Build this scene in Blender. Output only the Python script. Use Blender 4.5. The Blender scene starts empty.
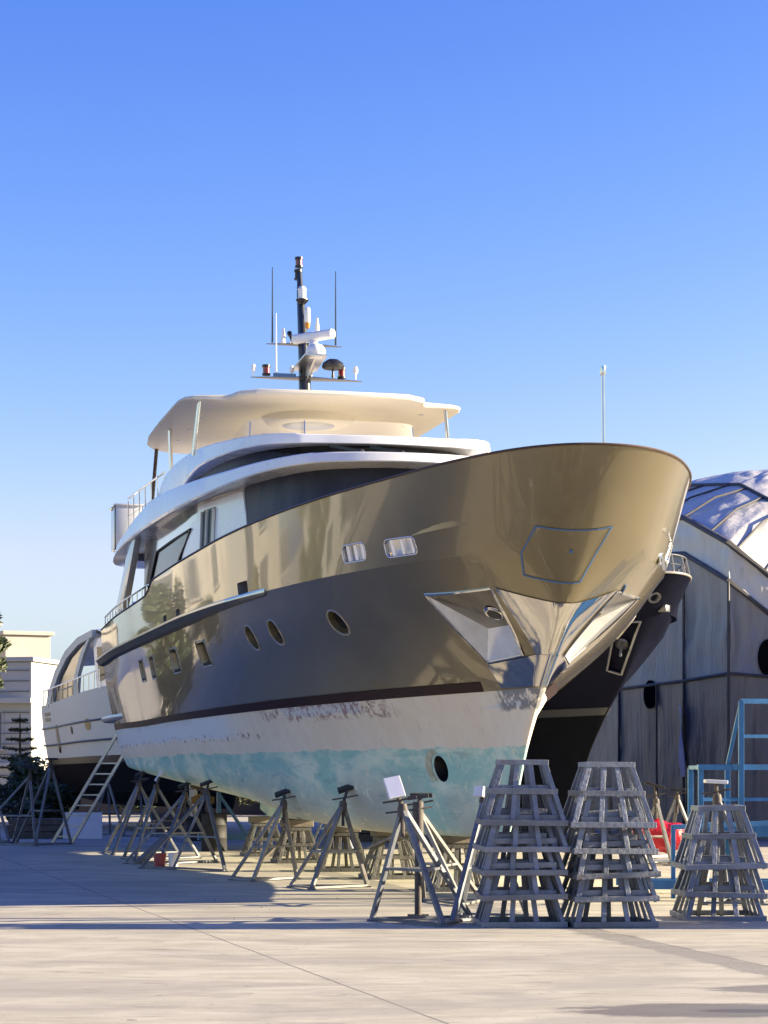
import bpy, bmesh, math, random
import numpy as np
from mathutils import Vector, Matrix, Quaternion
from mathutils.bvhtree import BVHTree

random.seed(7)
SC = bpy.context.scene
COL = SC.collection
R = math.radians
PI = math.pi

# ------------------------------------------------------------------ helpers
class MB:
    """collects geometry that becomes ONE mesh object"""
    def __init__(s):
        s.v = []; s.f = []; s.m = []; s.cm = 0
    def vert(s, p):
        s.v.append(tuple(p)); return len(s.v) - 1
    def face(s, idx):
        s.f.append(tuple(idx)); s.m.append(s.cm)
    def poly(s, pts):
        i = [s.vert(p) for p in pts]; s.face(i)
    def grid(s, rows, close=False):
        n = len(rows[0]); base = len(s.v)
        for r in rows:
            for p in r: s.v.append(tuple(p))
        for a in range(len(rows) - 1):
            for b in range(n if close else n - 1):
                b2 = (b + 1) % n
                s.face((base + a*n + b, base + a*n + b2, base + (a+1)*n + b2, base + (a+1)*n + b))
        return base
    def loft(s, rings, cap=True):
        """closed rings of equal length"""
        b = s.grid(rings, close=True); n = len(rings[0])
        if cap:
            s.face(tuple(b + i for i in range(n))[::-1])
            o = b + (len(rings) - 1)*n
            s.face(tuple(o + i for i in range(n)))
    def box(s, c, d, rot=None):
        """centre c, full size d, optional rotation matrix"""
        P = []
        for z in (-.5, .5):
            for (x, y) in ((-.5, -.5), (.5, -.5), (.5, .5), (-.5, .5)):
                p = Vector((x*d[0], y*d[1], z*d[2]))
                if rot is not None: p = rot @ p
                P.append(tuple(p + Vector(c)))
        b = len(s.v); s.v += P
        for q in ((3, 2, 1, 0), (4, 5, 6, 7), (0, 1, 5, 4), (1, 2, 6, 5), (2, 3, 7, 6), (3, 0, 4, 7)):
            s.face(tuple(b + i for i in q))
    def bar(s, a, b, w, h=None, up=(0, 0, 1)):
        """rectangular bar from a to b"""
        h = h or w
        a = Vector(a); b = Vector(b); d = (b - a)
        L = d.length; d.normalize()
        upv = Vector(up)
        if abs(d.dot(upv)) > .98: upv = Vector((1, 0, 0))
        x = d.cross(upv).normalized(); y = x.cross(d)
        rot = Matrix((x, y, d)).transposed()
        s.box((a + b)/2, (w, h, L), rot)
    def tube(s, pts, r, n=8, closed=False):
        pts = [Vector(p) for p in pts]; rows = []
        for i, p in enumerate(pts):
            if closed: t = pts[(i+1) % len(pts)] - pts[i-1]
            else: t = pts[min(i+1, len(pts)-1)] - pts[max(i-1, 0)]
            t.normalize()
            u = Vector((0, 0, 1)) if abs(t.z) < .9 else Vector((1, 0, 0))
            x = t.cross(u).normalized(); y = x.cross(t)
            rr = r[i] if isinstance(r, (list, tuple)) else r
            rows.append([p + (x*math.cos(2*PI*k/n) + y*math.sin(2*PI*k/n))*rr for k in range(n)])
        if closed: rows.append(rows[0]); s.grid(rows, close=True)
        else: s.loft(rows)
    def lathe(s, c, prof, n=16, axis=(0, 0, 1)):
        ax = Vector(axis).normalized()
        u = Vector((1, 0, 0)) if abs(ax.x) < .9 else Vector((0, 1, 0))
        x = ax.cross(u).normalized(); y = ax.cross(x)
        rows = []
        for (r, h) in prof:
            r = max(r, 1e-4)
            rows.append([Vector(c) + ax*h + (x*math.cos(2*PI*k/n) + y*math.sin(2*PI*k/n))*r for k in range(n)])
        s.loft(rows)
    def prism(s, pts, d):
        """polygon pts extruded by vector d"""
        d = Vector(d); a = [Vector(p) for p in pts]; b = [p + d for p in a]
        s.loft([a, b])
    def mesh(s, name, mats, smooth=None, bevel=0):
        me = bpy.data.meshes.new(name)
        me.from_pydata(s.v, [], s.f)
        for m in (mats if isinstance(mats, (list, tuple)) else [mats]): me.materials.append(m)
        for p, mi in zip(me.polygons, s.m): p.material_index = mi
        bm = bmesh.new(); bm.from_mesh(me)
        bmesh.ops.remove_doubles(bm, verts=bm.verts, dist=1e-5)
        bmesh.ops.recalc_face_normals(bm, faces=bm.faces)
        if bevel:
            ed = [e for e in bm.edges if len(e.link_faces) == 2 and e.calc_face_angle(0) > R(35)]
            bmesh.ops.bevel(bm, geom=ed, offset=bevel, segments=2, affect='EDGES', profile=.5, clamp_overlap=True)
        bm.to_mesh(me); bm.free()
        if smooth is not None:
            for p in me.polygons: p.use_smooth = True
            me.set_sharp_from_angle(angle=R(smooth))
        return me
    def build(s, name, mats, parent=None, smooth=None, bevel=0):
        return link(name, s.mesh(name, mats, smooth, bevel), parent)

def link(name, me, parent=None):
    o = bpy.data.objects.new(name, me); COL.objects.link(o)
    if parent is not None: o.parent = parent
    return o

def tag(o, label=None, cat=None, group=None, kind=None):
    if label: o['label'] = label
    if cat: o['category'] = cat
    if group: o['group'] = group
    if kind: o['kind'] = kind
    return o

def thing(name, label, cat, loc=(0, 0, 0), rz=0, group=None):
    o = bpy.data.objects.new(name, None); COL.objects.link(o)
    o.empty_display_size = .3
    o.location = loc; o.rotation_euler = (0, 0, rz)
    return tag(o, label, cat, group)

def copy_tree(o, parent=None):
    c = o.copy(); COL.objects.link(c); c.parent = parent
    for ch in list(o.children): copy_tree(ch, c)
    return c

def pchip(xs, ys):
    x = np.array(xs, float); y = np.array(ys, float)
    if x[0] > x[-1]: x = x[::-1]; y = y[::-1]
    h = np.diff(x); dl = np.diff(y)/h; n = len(x)
    d = np.zeros(n)
    for i in range(1, n-1):
        if dl[i-1]*dl[i] > 0:
            w1 = 2*h[i] + h[i-1]; w2 = h[i] + 2*h[i-1]
            d[i] = (w1 + w2)/(w1/dl[i-1] + w2/dl[i])
    d[0] = dl[0]; d[-1] = dl[-1]
    def f(t):
        t = min(max(t, x[0]), x[-1])
        i = int(min(max(np.searchsorted(x, t) - 1, 0), n-2))
        s = (t - x[i])/h[i]
        return float(y[i]*(1+2*s)*(1-s)**2 + h[i]*d[i]*s*(1-s)**2 + y[i+1]*s*s*(3-2*s) + h[i]*d[i+1]*s*s*(s-1))
    return f

# ------------------------------------------------------------------ materials
def mat(name, base=(.5, .5, .5), rough=.5, metal=0., var=0., vscale=3., bump=0., bscale=20., coat=0., stretch=(1, 1, 1), rvar=0., spec=.5):
    m = bpy.data.materials.new(name); m.use_nodes = True
    nt = m.node_tree; N = nt.nodes; L = nt.links
    b = N['Principled BSDF']
    b.inputs['Base Color'].default_value = (*base, 1); b.inputs['Roughness'].default_value = rough
    b.inputs['Metallic'].default_value = metal; b.inputs['Coat Weight'].default_value = coat
    b.inputs['Coat Roughness'].default_value = .04
    b.inputs['Specular IOR Level'].default_value = spec
    tc = N.new('ShaderNodeTexCoord'); mp = N.new('ShaderNodeMapping'); mp.inputs['Scale'].default_value = stretch
    L.new(tc.outputs['Object'], mp.inputs['Vector'])
    m['map'] = mp.name
    if var or rvar:
        nz = N.new('ShaderNodeTexNoise'); nz.inputs['Scale'].default_value = vscale; nz.inputs['Detail'].default_value = 6
        nz.inputs['Roughness'].default_value = .65
        L.new(mp.outputs[0], nz.inputs['Vector'])
        if var:
            cr = N.new('ShaderNodeValToRGB')
            cr.color_ramp.elements[0].position = .3; cr.color_ramp.elements[1].position = .7
            cr.color_ramp.elements[0].color = (*[max(c*(1-var), 0) for c in base], 1)
            cr.color_ramp.elements[1].color = (*[min(c*(1+var), 1) for c in base], 1)
            L.new(nz.outputs['Fac'], cr.inputs['Fac']); L.new(cr.outputs['Color'], b.inputs['Base Color'])
        if rvar:
            mr = N.new('ShaderNodeMapRange'); mr.inputs['From Min'].default_value = .3; mr.inputs['From Max'].default_value = .7
            mr.inputs['To Min'].default_value = max(rough - rvar, .02); mr.inputs['To Max'].default_value = min(rough + rvar, 1)
            L.new(nz.outputs['Fac'], mr.inputs['Value']); L.new(mr.outputs[0], b.inputs['Roughness'])
    if bump:
        n2 = N.new('ShaderNodeTexNoise'); n2.inputs['Scale'].default_value = bscale; n2.inputs['Detail'].default_value = 5
        L.new(mp.outputs[0], n2.inputs['Vector'])
        bp = N.new('ShaderNodeBump'); bp.inputs['Strength'].default_value = bump; bp.inputs['Distance'].default_value = .05
        L.new(n2.outputs['Fac'], bp.inputs['Height']); L.new(bp.outputs['Normal'], b.inputs['Normal'])
    return m

def weather(m, amt=.35, rust=(.14, .07, .04), rs=5., lo=.62, hi=.72):
    """every object of this material gets its own shade, and rust or grime spots"""
    nt = m.node_tree; N = nt.nodes; L = nt.links; b = N['Principled BSDF']
    src = b.inputs['Base Color'].links[0].from_socket if b.inputs['Base Color'].is_linked else None
    oi = N.new('ShaderNodeObjectInfo'); mr = N.new('ShaderNodeMapRange'); mr.inputs['To Min'].default_value = 1 - amt; mr.inputs['To Max'].default_value = 1 + amt*.6
    L.new(oi.outputs['Random'], mr.inputs['Value'])
    hs = N.new('ShaderNodeHueSaturation'); L.new(mr.outputs[0], hs.inputs['Value']); L.new(src, hs.inputs['Color'])
    ge = N.new('ShaderNodeNewGeometry'); nz = N.new('ShaderNodeTexNoise'); nz.inputs['Scale'].default_value = rs; nz.inputs['Detail'].default_value = 7; nz.inputs['Roughness'].default_value = .7
    L.new(ge.outputs['Position'], nz.inputs['Vector'])
    r2 = N.new('ShaderNodeMapRange'); r2.inputs['From Min'].default_value = lo; r2.inputs['From Max'].default_value = hi; L.new(nz.outputs['Fac'], r2.inputs['Value'])
    mx = N.new('ShaderNodeMix'); mx.data_type = 'RGBA'; L.new(r2.outputs[0], mx.inputs['Factor']); L.new(hs.outputs[0], mx.inputs[6]); mx.inputs[7].default_value = (*rust, 1)
    L.new(mx.outputs[2], b.inputs['Base Color'])
    return m

class NG:
    """terse node building for the bigger materials"""
    def __init__(s, name):
        s.m = bpy.data.materials.new(name); s.m.use_nodes = True
        s.nt = s.m.node_tree; s.N = s.nt.nodes; s.b = s.N['Principled BSDF']
        s.tc = s.N.new('ShaderNodeTexCoord'); s.obj = s.tc.outputs['Object']
    def set(s, inp, val):
        if hasattr(val, 'is_linked') or isinstance(val, bpy.types.NodeSocket): s.nt.links.new(val, inp)
        else: inp.default_value = val
    def P(s, **k):
        for n, v in k.items():
            s.set(s.b.inputs[n.replace('_', ' ')], (*v, 1) if isinstance(v, tuple) and len(v) == 3 else v)
    def math(s, op, a, b=0., c=0.):
        n = s.N.new('ShaderNodeMath'); n.operation = op
        for i, x in enumerate((a, b, c)): s.set(n.inputs[i], x)
        return n.outputs[0]
    def mapping(s, scale=(1, 1, 1), rot=(0, 0, 0), loc=(0, 0, 0)):
        n = s.N.new('ShaderNodeMapping'); n.inputs['Scale'].default_value = scale
        n.inputs['Rotation'].default_value = rot; n.inputs['Location'].default_value = loc
        s.nt.links.new(s.obj, n.inputs['Vector']); return n.outputs[0]
    def noise(s, vec, scale, detail=6, rough=.6, dist=0.):
        n = s.N.new('ShaderNodeTexNoise'); n.inputs['Scale'].default_value = scale; n.inputs['Detail'].default_value = detail
        n.inputs['Roughness'].default_value = rough; n.inputs['Distortion'].default_value = dist
        s.nt.links.new(vec, n.inputs['Vector']); return n.outputs['Fac']
    def ramp(s, fac, lo, hi, a=0., b=1.):
        n = s.N.new('ShaderNodeMapRange'); n.interpolation_type = 'SMOOTHSTEP'
        s.set(n.inputs['Value'], fac)
        for k, v in (('From Min', lo), ('From Max', hi), ('To Min', a), ('To Max', b)): n.inputs[k].default_value = v
        return n.outputs[0]
    def mix(s, fac, a, b):
        n = s.N.new('ShaderNodeMix'); n.data_type = 'RGBA'
        s.set(n.inputs['Factor'], fac)
        s.set(n.inputs[6], (*a, 1) if isinstance(a, tuple) else a); s.set(n.inputs[7], (*b, 1) if isinstance(b, tuple) else b)
        return n.outputs[2]
    def xyz(s, vec=None):
        n = s.N.new('ShaderNodeSeparateXYZ'); s.nt.links.new(vec or s.obj, n.inputs[0]); return n.outputs
    def bump(s, h, strength=.3, dist=.02):
        n = s.N.new('ShaderNodeBump'); n.inputs['Strength'].default_value = strength; n.inputs['Distance'].default_value = dist
        s.nt.links.new(h, n.inputs['Height']); s.nt.links.new(n.outputs[0], s.b.inputs['Normal'])

# ------------------------------------------------------------------ hull lines (local: x = forward, y = port, z = up from the ground)
UE = -25.6
class Level:
    def __init__(s, us, ue, tab, ztab):
        """tab: (u, half breadth) from the stem aft; ztab: (u, z)"""
        s.us, s.ue = us, ue
        s.fv = pchip([math.sqrt(max(us - u, 0)) for u, v in tab], [v for u, v in tab])
        s.fz = pchip([u for u, z in ztab], [z for u, z in ztab])
    def v(s, u): return s.fv(math.sqrt(max(s.us - u, 0)))
    def at(s, t):
        u = s.us + (s.ue - s.us)*t**1.7
        return Vector((u, -s.v(u), s.fz(u)))

L_KEEL = Level(-1.57, -24.6, [(-1.57, 0), (-3, .10), (-6, .16), (-12, .2), (-25, .2)],
               [(-1.57, .87), (-5, .86), (-8, .88), (-12, 1.05), (-18, 1.35), (-25, 1.75)])
L_BILGE = Level(-1.35, -25.2, [(-1.35, 0), (-2, .12), (-3, .32), (-5, .78), (-7, 1.2), (-9, 1.55), (-12, 1.92), (-16, 2.2), (-22, 2.3), (-25.5, 2.2)],
                [(-1.35, 1.12), (-3, .98), (-5.6, .97), (-8, 1.02), (-9.5, 1.12), (-12.5, 1.38), (-18, 1.6), (-25.5, 1.86)])
L_TEAL = Level(-.7, -25.9, [(-.7, 0), (-1.5, .2), (-3, .6), (-5, 1.15), (-7, 1.65), (-9, 2.05), (-12, 2.45), (-16, 2.7), (-22, 2.7), (-26, 2.55)],
               [(-.7, 2.11), (-4, 2.13), (-26, 2.15)])
L_STRIPE = Level(0, -26.1, [(0, 0), (-1, .34), (-2, .68), (-4, 1.3), (-6, 1.8), (-8, 2.2), (-12, 2.68), (-16, 2.9), (-22, 2.9), (-26.2, 2.72)],
                 [(0, 2.9), (-3, 2.87), (-6, 2.84), (-12, 2.79), (-18, 2.77), (-26.2, 2.83)])
L_MID = Level(.95, -25.6, [(.95, 0), (.8, .22), (.3, .62), (-.6, 1.2), (-2, 1.75), (-4, 2.3), (-6, 2.62), (-8, 2.82), (-12, 3.02), (-16, 3.1), (-22, 3.1), (-26, 2.95)],
              [(.95, 3.78), (-4, 3.72), (-26, 3.68)])
L_KNUCK = Level(1.6, -25.5, [(1.6, 0), (1.5, .42), (1.2, .88), (.5, 1.40), (-.5, 1.90), (-2, 2.37), (-4, 2.74), (-6, 2.99), (-8, 3.13), (-12, 3.22), (-20, 3.25), (-26, 3.08)],
                [(1.6, 4.6), (.7, 4.54), (-2, 4.5), (-26, 4.46)])
L_RAIL = Level(2.65, -25.5, [(2.65, 0), (2.6, .35), (2.4, .75), (2, 1.15), (1.5, 1.46), (1, 1.7), (0, 2.05), (-2, 2.55), (-4, 2.88), (-6, 3.1), (-8, 3.22), (-12, 3.3), (-20, 3.3), (-26, 3.12)],
               [(2.65, 5.73), (1.5, 5.66), (-.3, 5.59), (-3, 5.55), (-6, 5.51), (-10, 5.475), (-14.4, 5.47), (-14.9, 5.42), (-15.3, 5.28), (-15.8, 5.24), (-26, 5.19)])
BOT = [L_KEEL, L_BILGE, L_TEAL, L_STRIPE]
TOP = [L_STRIPE, L_MID, L_KNUCK, L_RAIL]

def lines(levels, nt=72, sub=6, breaks=(), rail_full=False):
    """rows of points from the lowest level to the highest, each from stem to stern (starboard)"""
    ts = [i/(nt-1) for i in range(nt)]
    cols = []
    for t in ts:
        P = [lv.at(t) for lv in levels]
        ks = list(range(len(P)))
        segs = [0] + list(breaks) + [len(P)-1]
        col = []
        for a, b in zip(segs, segs[1:]):
            kk = ks[a:b+1]
            if len(kk) == 2:
                fs = [(lambda q, p0=P[a], p1=P[b], a=a: (p0 + (p1-p0)*(q-a))) for _ in (0,)]
                for q in np.linspace(a, b, sub+1)[(1 if col else 0):]: col.append(Vector(fs[0](q)))
            else:
                fx = [pchip(kk, [P[k][c] for k in kk]) for c in range(3)]
                # smooth C1 curve through the levels
                for q in np.linspace(a, b, sub*(b-a)+1)[(1 if col else 0):]:
                    col.append(Vector([catmull(kk, [P[k][c] for k in kk], q) for c in range(3)]))
        cols.append(col)
    return [[c[i] for c in cols] for i in range(len(cols[0]))]

def catmull(kk, ys, q):
    i = min(max(int(math.floor(q)) - kk[0], 0), len(kk)-2); s = q - kk[0] - i
    p1, p2 = ys[i], ys[i+1]
    p0 = ys[i-1] if i > 0 else 2*p1 - p2
    p3 = ys[i+2] if i+2 < len(ys) else 2*p2 - p1
    return .5*(2*p1 + (p2-p0)*s + (2*p0-5*p1+4*p2-p3)*s*s + (3*p1-p0-3*p2+p3)*s**3)

def mir(p): return Vector((p[0], -p[1], p[2]))

def topsides_mb(levels=TOP, k=1.):
    rows = lines(levels, breaks=(2,))
    nt = len(rows[0]); mb = MB()
    loops = []
    for i in range(nt):
        s = [r[i] for r in rows]
        rail = s[-1]
        inset = .16 if i else 0
        tt = i/(nt-1)
        du = -.35*max(0, 1 - tt*4)
        v_in = max(abs(rail.y) - .14, 0)*(.98)
        d1 = Vector((rail.x + du*.3, -v_in, rail.z - .02)); d2 = Vector((rail.x + du*3, -v_in*.97, rail.z - .75))
        cen = Vector((d2.x, 0, d2.z))
        lo = Vector((s[0].x, 0, s[0].z))
        loop = [lo] + s + [d1, d2, cen] + [mir(d2), mir(d1)] + [mir(p) for p in reversed(s)]
        loops.append([p*k for p in loop])
    mb.loft(loops)
    return mb

def bottom_mb(levels=BOT, k=1.):
    rows = lines(levels)
    mb = MB(); nt = len(rows[0]); loops = []
    for i in range(nt):
        s = [r[i] for r in rows]
        loops.append([p*k for p in s + [mir(p) for p in reversed(s)]])
    mb.grid(loops)
    mb.grid([[l[0], l[-1]] for l in loops])          # flat of the keel
    mb.face([mb.vert(p) for p in loops[-1]])
    return mb

def volume(me):
    bm = bmesh.new(); bm.from_mesh(me); v = abs(bm.calc_volume()); bm.free(); return v

def boolean_cut(me, cutters):
    """cut one by one; a cut that breaks the mesh is tried again with the cutter nudged"""
    v0 = volume(me)
    for c in cutters:
        for k in range(6):
            o = bpy.data.objects.new('tmp', me); COL.objects.link(o)
            co = bpy.data.objects.new('tmp_cut', c); COL.objects.link(co)
            co.location = (.0007*k, .0011*k, -.0009*k)
            md = o.modifiers.new('b', 'BOOLEAN'); md.operation = 'DIFFERENCE'; md.object = co; md.solver = 'EXACT'
            bpy.context.view_layer.update()
            dg = bpy.context.evaluated_depsgraph_get()
            res = bpy.data.meshes.new_from_object(o.evaluated_get(dg), preserve_all_data_layers=True, depsgraph=dg)
            bpy.data.objects.remove(o); bpy.data.objects.remove(co)
            v1 = volume(res)
            if v0*.97 < v1 < v0*1.0005: me = res; v0 = v1; break
            print('cut retry', c.name, k, v0, v1)
    return me

# ------------------------------------------------------------------ the palette
NGt = NG('bronze_paint')
n1 = NGt.noise(NGt.mapping((.5, .5, .10)), 2.2, 6, .65)
n3 = NGt.noise(NGt.mapping((.35, .35, .35)), 1.2, 5, .6)
dust = NGt.math('ADD', NGt.math('MULTIPLY', NGt.ramp(n1, .42, .75), .5), NGt.math('MULTIPLY', NGt.ramp(n3, .4, .7), .5))
NGt.P(Base_Color=NGt.mix(NGt.math('MULTIPLY', dust, .22), (.262, .220, .126), (.33, .295, .22)), Metallic=.72, Roughness=NGt.math('MULTIPLY_ADD', dust, .14, .33), Coat_Weight=1., Coat_Roughness=NGt.math('MULTIPLY_ADD', NGt.ramp(n1, .45, .75), .10, .03))
n2 = NGt.noise(NGt.mapping((.35, .35, .18)), 1.4, 2, .5)
NGt.bump(n2, .14, .25)
M_BRONZE = NGt.m

g = NG('bottom_paint')          # worn antifouling under a band of primer
X, Y, Z = g.xyz()
wob = g.math('MULTIPLY_ADD', g.noise(g.mapping((1, 1, 1)), 1.2, 5, .6), .16, -.08)
wob2 = g.math('MULTIPLY_ADD', g.noise(g.mapping((1, 1, 2)), 5., 6, .7), .12, -.06)
zz = g.math('ADD', Z, g.math('ADD', wob, wob2))
teal_n = g.noise(g.mapping((.45, .45, 1.1), rot=(0, .5, 0)), 1.6, 8, .68, .4)
teal = g.mix(g.ramp(teal_n, .40, .58), (.64, .73, .60), (.30, .54, .49))
grey = g.noise(g.mapping((.25, .25, .5), rot=(0, .5, 0)), 1.1, 4, .5)
deep = g.math('MULTIPLY', g.ramp(grey, .42, .6), g.ramp(Z, 2.0, 1.3))
teal = g.mix(deep, teal, (.42, .45, .40))
chips = g.ramp(g.noise(g.mapping((.8, .8, .8)), 5.2, 5, .6, .6),   .575, .66)
teal = g.mix(g.math('MULTIPLY', chips, .9), teal, (.62, .67, .52))
teal = g.mix(g.math('MULTIPLY', g.ramp(g.noise(g.mapping((.3, .3, 1.5)), 3.5, 6, .7), .52, .72), .5), teal, (.10, .24, .28))
prim = g.mix(g.ramp(g.noise(g.mapping((1, 1, .25)), 2.2, 6, .65), .35, .7), (.74, .64, .52), (.78, .70, .59))
prim = g.mix(g.math('MULTIPLY', g.ramp(g.noise(g.mapping((1, 1, .4)), 9., 6, .7), .52, .72), .22), prim, (.36, .30, .26))
aft = g.math('MULTIPLY', g.ramp(X, -9.5, -11.5), g.ramp(zz, 2.36, 2.44))
prim = g.mix(aft, prim, (.66, .67, .70))
edge = g.math('MULTIPLY', g.ramp(X, -8., -9.6), g.math('MULTIPLY', g.ramp(zz, 2.33, 2.4), g.ramp(zz, 2.5, 2.42)))
red = g.ramp(g.noise(g.mapping((1, 1, 1)), 6., 5, .7), .55, .6)
prim = g.mix(g.math('MULTIPLY', edge, g.math('MULTIPLY', red, .9)), prim, (.22, .05, .055))
topn = g.math('MULTIPLY', g.ramp(zz, 2.66, 2.70), g.ramp(g.noise(g.mapping((.28, .28, .8)), 1.1, 2, .5), .53, .57))
prim = g.mix(topn, prim, (.60, .60, .62))
redt = g.math('MULTIPLY', g.math('MULTIPLY', g.ramp(zz, 2.58, 2.64), g.math('MULTIPLY', g.ramp(X, -3.4, -4.2), g.ramp(X, -9., -8.))), g.ramp(g.noise(g.mapping((1, 1, 1)), 7., 6, .75), .5, .56))
prim = g.mix(g.math('MULTIPLY', redt, .7), prim, (.20, .05, .06))
greyp = g.math('MULTIPLY', g.math('MULTIPLY', g.ramp(zz, 2.60, 2.66), g.ramp(X, -1.1, -.9)), g.ramp(g.noise(g.mapping((1, 1, 1)), 8., 6, .75), .42, .5))
prim = g.mix(greyp, prim, (.22, .22, .23))
col = g.mix(g.ramp(zz, 2.125, 2.145), teal, prim)
g.P(Base_Color=col, Roughness=.6)
g.bump(g.noise(g.mapping(), 14., 5, .7), .12, .01)
M_BOTTOM = g.m

M_MAROON = mat('maroon_paint', (.022, .007, .012), .5, spec=.2, var=.15)
M_WHITE = mat('white_gelcoat', (.82, .81, .79), .3, coat=.5, var=.06, vscale=1.2, spec=.5, rvar=.1)
M_CREAM = mat('cream_gelcoat', (.78, .70, .56), .5, coat=.0, var=.03)
M_STEEL = mat('polished_steel', (.72, .70, .67), .07, metal=1., bump=.05, bscale=2.5, rvar=.03, vscale=4)
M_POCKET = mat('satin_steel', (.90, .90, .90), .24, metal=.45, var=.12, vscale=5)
M_DSTEEL = mat('dark_steel', (.16, .15, .145), .18, metal=.9, var=.3, vscale=2)
M_BRUSH = mat('brushed_steel', (.55, .55, .55), .28, metal=1., var=.1)
M_RAILW = mat('varnished_rail', (.085, .055, .038), .45, spec=.25, var=.2, vscale=6)
M_RUB = mat('rub_rail_grey', (.055, .055, .06), .45, spec=.3, var=.15)
M_NAVY = mat('navy_canvas', (.022, .028, .050), .55, var=.3, vscale=2, bump=.9, bscale=2.2, stretch=(.8, .8, .5))
M_GLASS = mat('dark_glass', (.006, .007, .009), .08, spec=.08)
M_TINT = mat('smoked_glass', (.008, .008, .010), .12, spec=.1)
M_BLACK = mat('black_plastic', (.014, .014, .015), .4)
M_MAST = mat('mast_black', (.02, .024, .034), .3, coat=.5)
M_RED = mat('red_lens', (.20, .012, .014), .2, coat=.6)
M_AMBER = mat('amber_lens', (.6, .22, .03), .2)
M_GREYB = mat('grey_gelcoat', (.16, .16, .165), .3, coat=.3)
M_TAPE = mat('blue_tape', (.06, .14, .30), .6)
M_ACRYL = bpy.data.materials.new('clear_acrylic'); M_ACRYL.use_nodes = True
_b = M_ACRYL.node_tree.nodes['Principled BSDF']
_b.inputs['Base Color'].default_value = (.82, .76, .68, 1); _b.inputs['Roughness'].default_value = .05
_b.inputs['Alpha'].default_value = .22; _b.inputs['IOR'].default_value = 1.45
M_SOFFIT = mat('soffit_grey', (.35, .35, .37), .35, coat=.4)
M_SIDE = mat('bronze_side_panel', (.36, .31, .235), .10, metal=.45, coat=1., bump=.08, bscale=.7)

# ------------------------------------------------------------------ MAIN YACHT
XS, YS, TH = 2.067, 30.0, R(13)
yacht = thing('motor_yacht', 'large bronze motor yacht on stands with a polished steel plate on its bow', 'yacht', (XS, YS, 0), -(PI/2 - TH))

top_me = topsides_mb().mesh('hull', [M_BRONZE, M_STEEL, M_GREYB], None)
tree_top = BVHTree.FromPolygons([v.co for v in top_me.vertices], [p.vertices for p in top_me.polygons])
def drape(p, off=.012, tree=tree_top):
    q, n, i, d = tree.find_nearest(Vector(p))
    return q + n*off

cutters = []
mid_mat = bpy.data.materials.new('x')
def cut_mesh(mb, slot):
    me = mb.mesh('cut', [M_BRONZE, M_STEEL, M_GREYB])
    for p in me.polygons: p.material_index = slot
    return me
# anchor pockets: outer corners and inner edge (starboard), y negative = starboard
POCK = dict(A=(-.38, -1.46, 4.15), B=(.61, -.85, 4.15), C=(.12, -.27, 3.32), D=(-.60, -.56, 3.25), E=(-.42, -.60, 3.70), F=(.20, -.47, 3.71))
for sg in (1, -1):
    q = {k: Vector((p[0], p[1]*sg, p[2])) for k, p in POCK.items()}
    out = Vector((.36, -.66*sg, -.62))*.22
    bm = bmesh.new()
    for k in 'ABCD': bm.verts.new(q[k] + out); bm.verts.new(drape(q[k], -.012))
    for k in 'EF': bm.verts.new(q[k])
    # keep the true outline at the skin
    cen = (q['A'] + q['B'] + q['C'] + q['D'])/4
    bmesh.ops.convex_hull(bm, input=bm.verts)
    bmesh.ops.recalc_face_normals(bm, faces=bm.faces)
    me = bpy.data.meshes.new('cut'); bm.to_mesh(me); bm.free()
    for m in (M_BRONZE, M_STEEL, M_GREYB): me.materials.append(m)
    for p in me.polygons: p.material_index = 1
    cutters.append(me)
ROUND = [(-2.78, -2.13, 3.90), (-5.14, -2.61, 3.90), (-6.39, -2.76, 3.89)]
RECT = [(-10.01, -2.98, 3.83, .80, .44), (-12.89, -3.09, 3.85, .80, .44), (-15.76, -3.13, 3.86, .62, .44), (-17.4, -3.13, 3.87, .62, .44)]
SLOT = [(-1.31, -2.14, 4.75, .62, .22), (-.21, -1.76, 4.73, .66, .22)]
SCUP = [(-5.9, -2.96, 4.63, .62, .2), (-11.49, -3.23, 4.63, .42, .14), (-13.14, -3.24, 4.63, .42, .14)]
def rounded_rect(w, h, r, n=5):
    pts = []
    for cx, cy, a0 in ((w/2-r, h/2-r, 0), (-w/2+r, h/2-r, 90), (-w/2+r, -h/2+r, 180), (w/2-r, -h/2+r, 270)):
        for k in range(n+1):
            a = R(a0 + 90*k/n); pts.append((cx + r*math.cos(a), cy + r*math.sin(a)))
    return pts
def skin(u, z, sg=1):
    """skin point and tangent along the hull, at local u and z (starboard)"""
    def hit(uu):
        p, n, i, d = tree_top.ray_cast(Vector((uu, -9, z)), Vector((0, 1, 0)))
        return p
    p = hit(u); t = (hit(u + .15) - hit(u - .15)).normalized()
    return p, t
def recess(u, z, w, h, r, depth, slot, sg):
    p, t = skin(u, z)
    q, nrm, i_, d_ = tree_top.find_nearest(p)
    up = t.cross(nrm).normalized()
    if up.z < 0: up = -up
    mb = MB()
    out = rounded_rect(w, h, r)
    a = [p + t*x + up*y + nrm*.15 for x, y in out]; b = [p + t*x*.9 + up*y*.9 - nrm*depth for x, y in out]
    if sg < 0: a = [mir(q) for q in a]; b = [mir(q) for q in b]
    mb.loft([a, b])
    return cut_mesh(mb, slot), p, t, (nrm, up)
PANES = []
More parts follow.
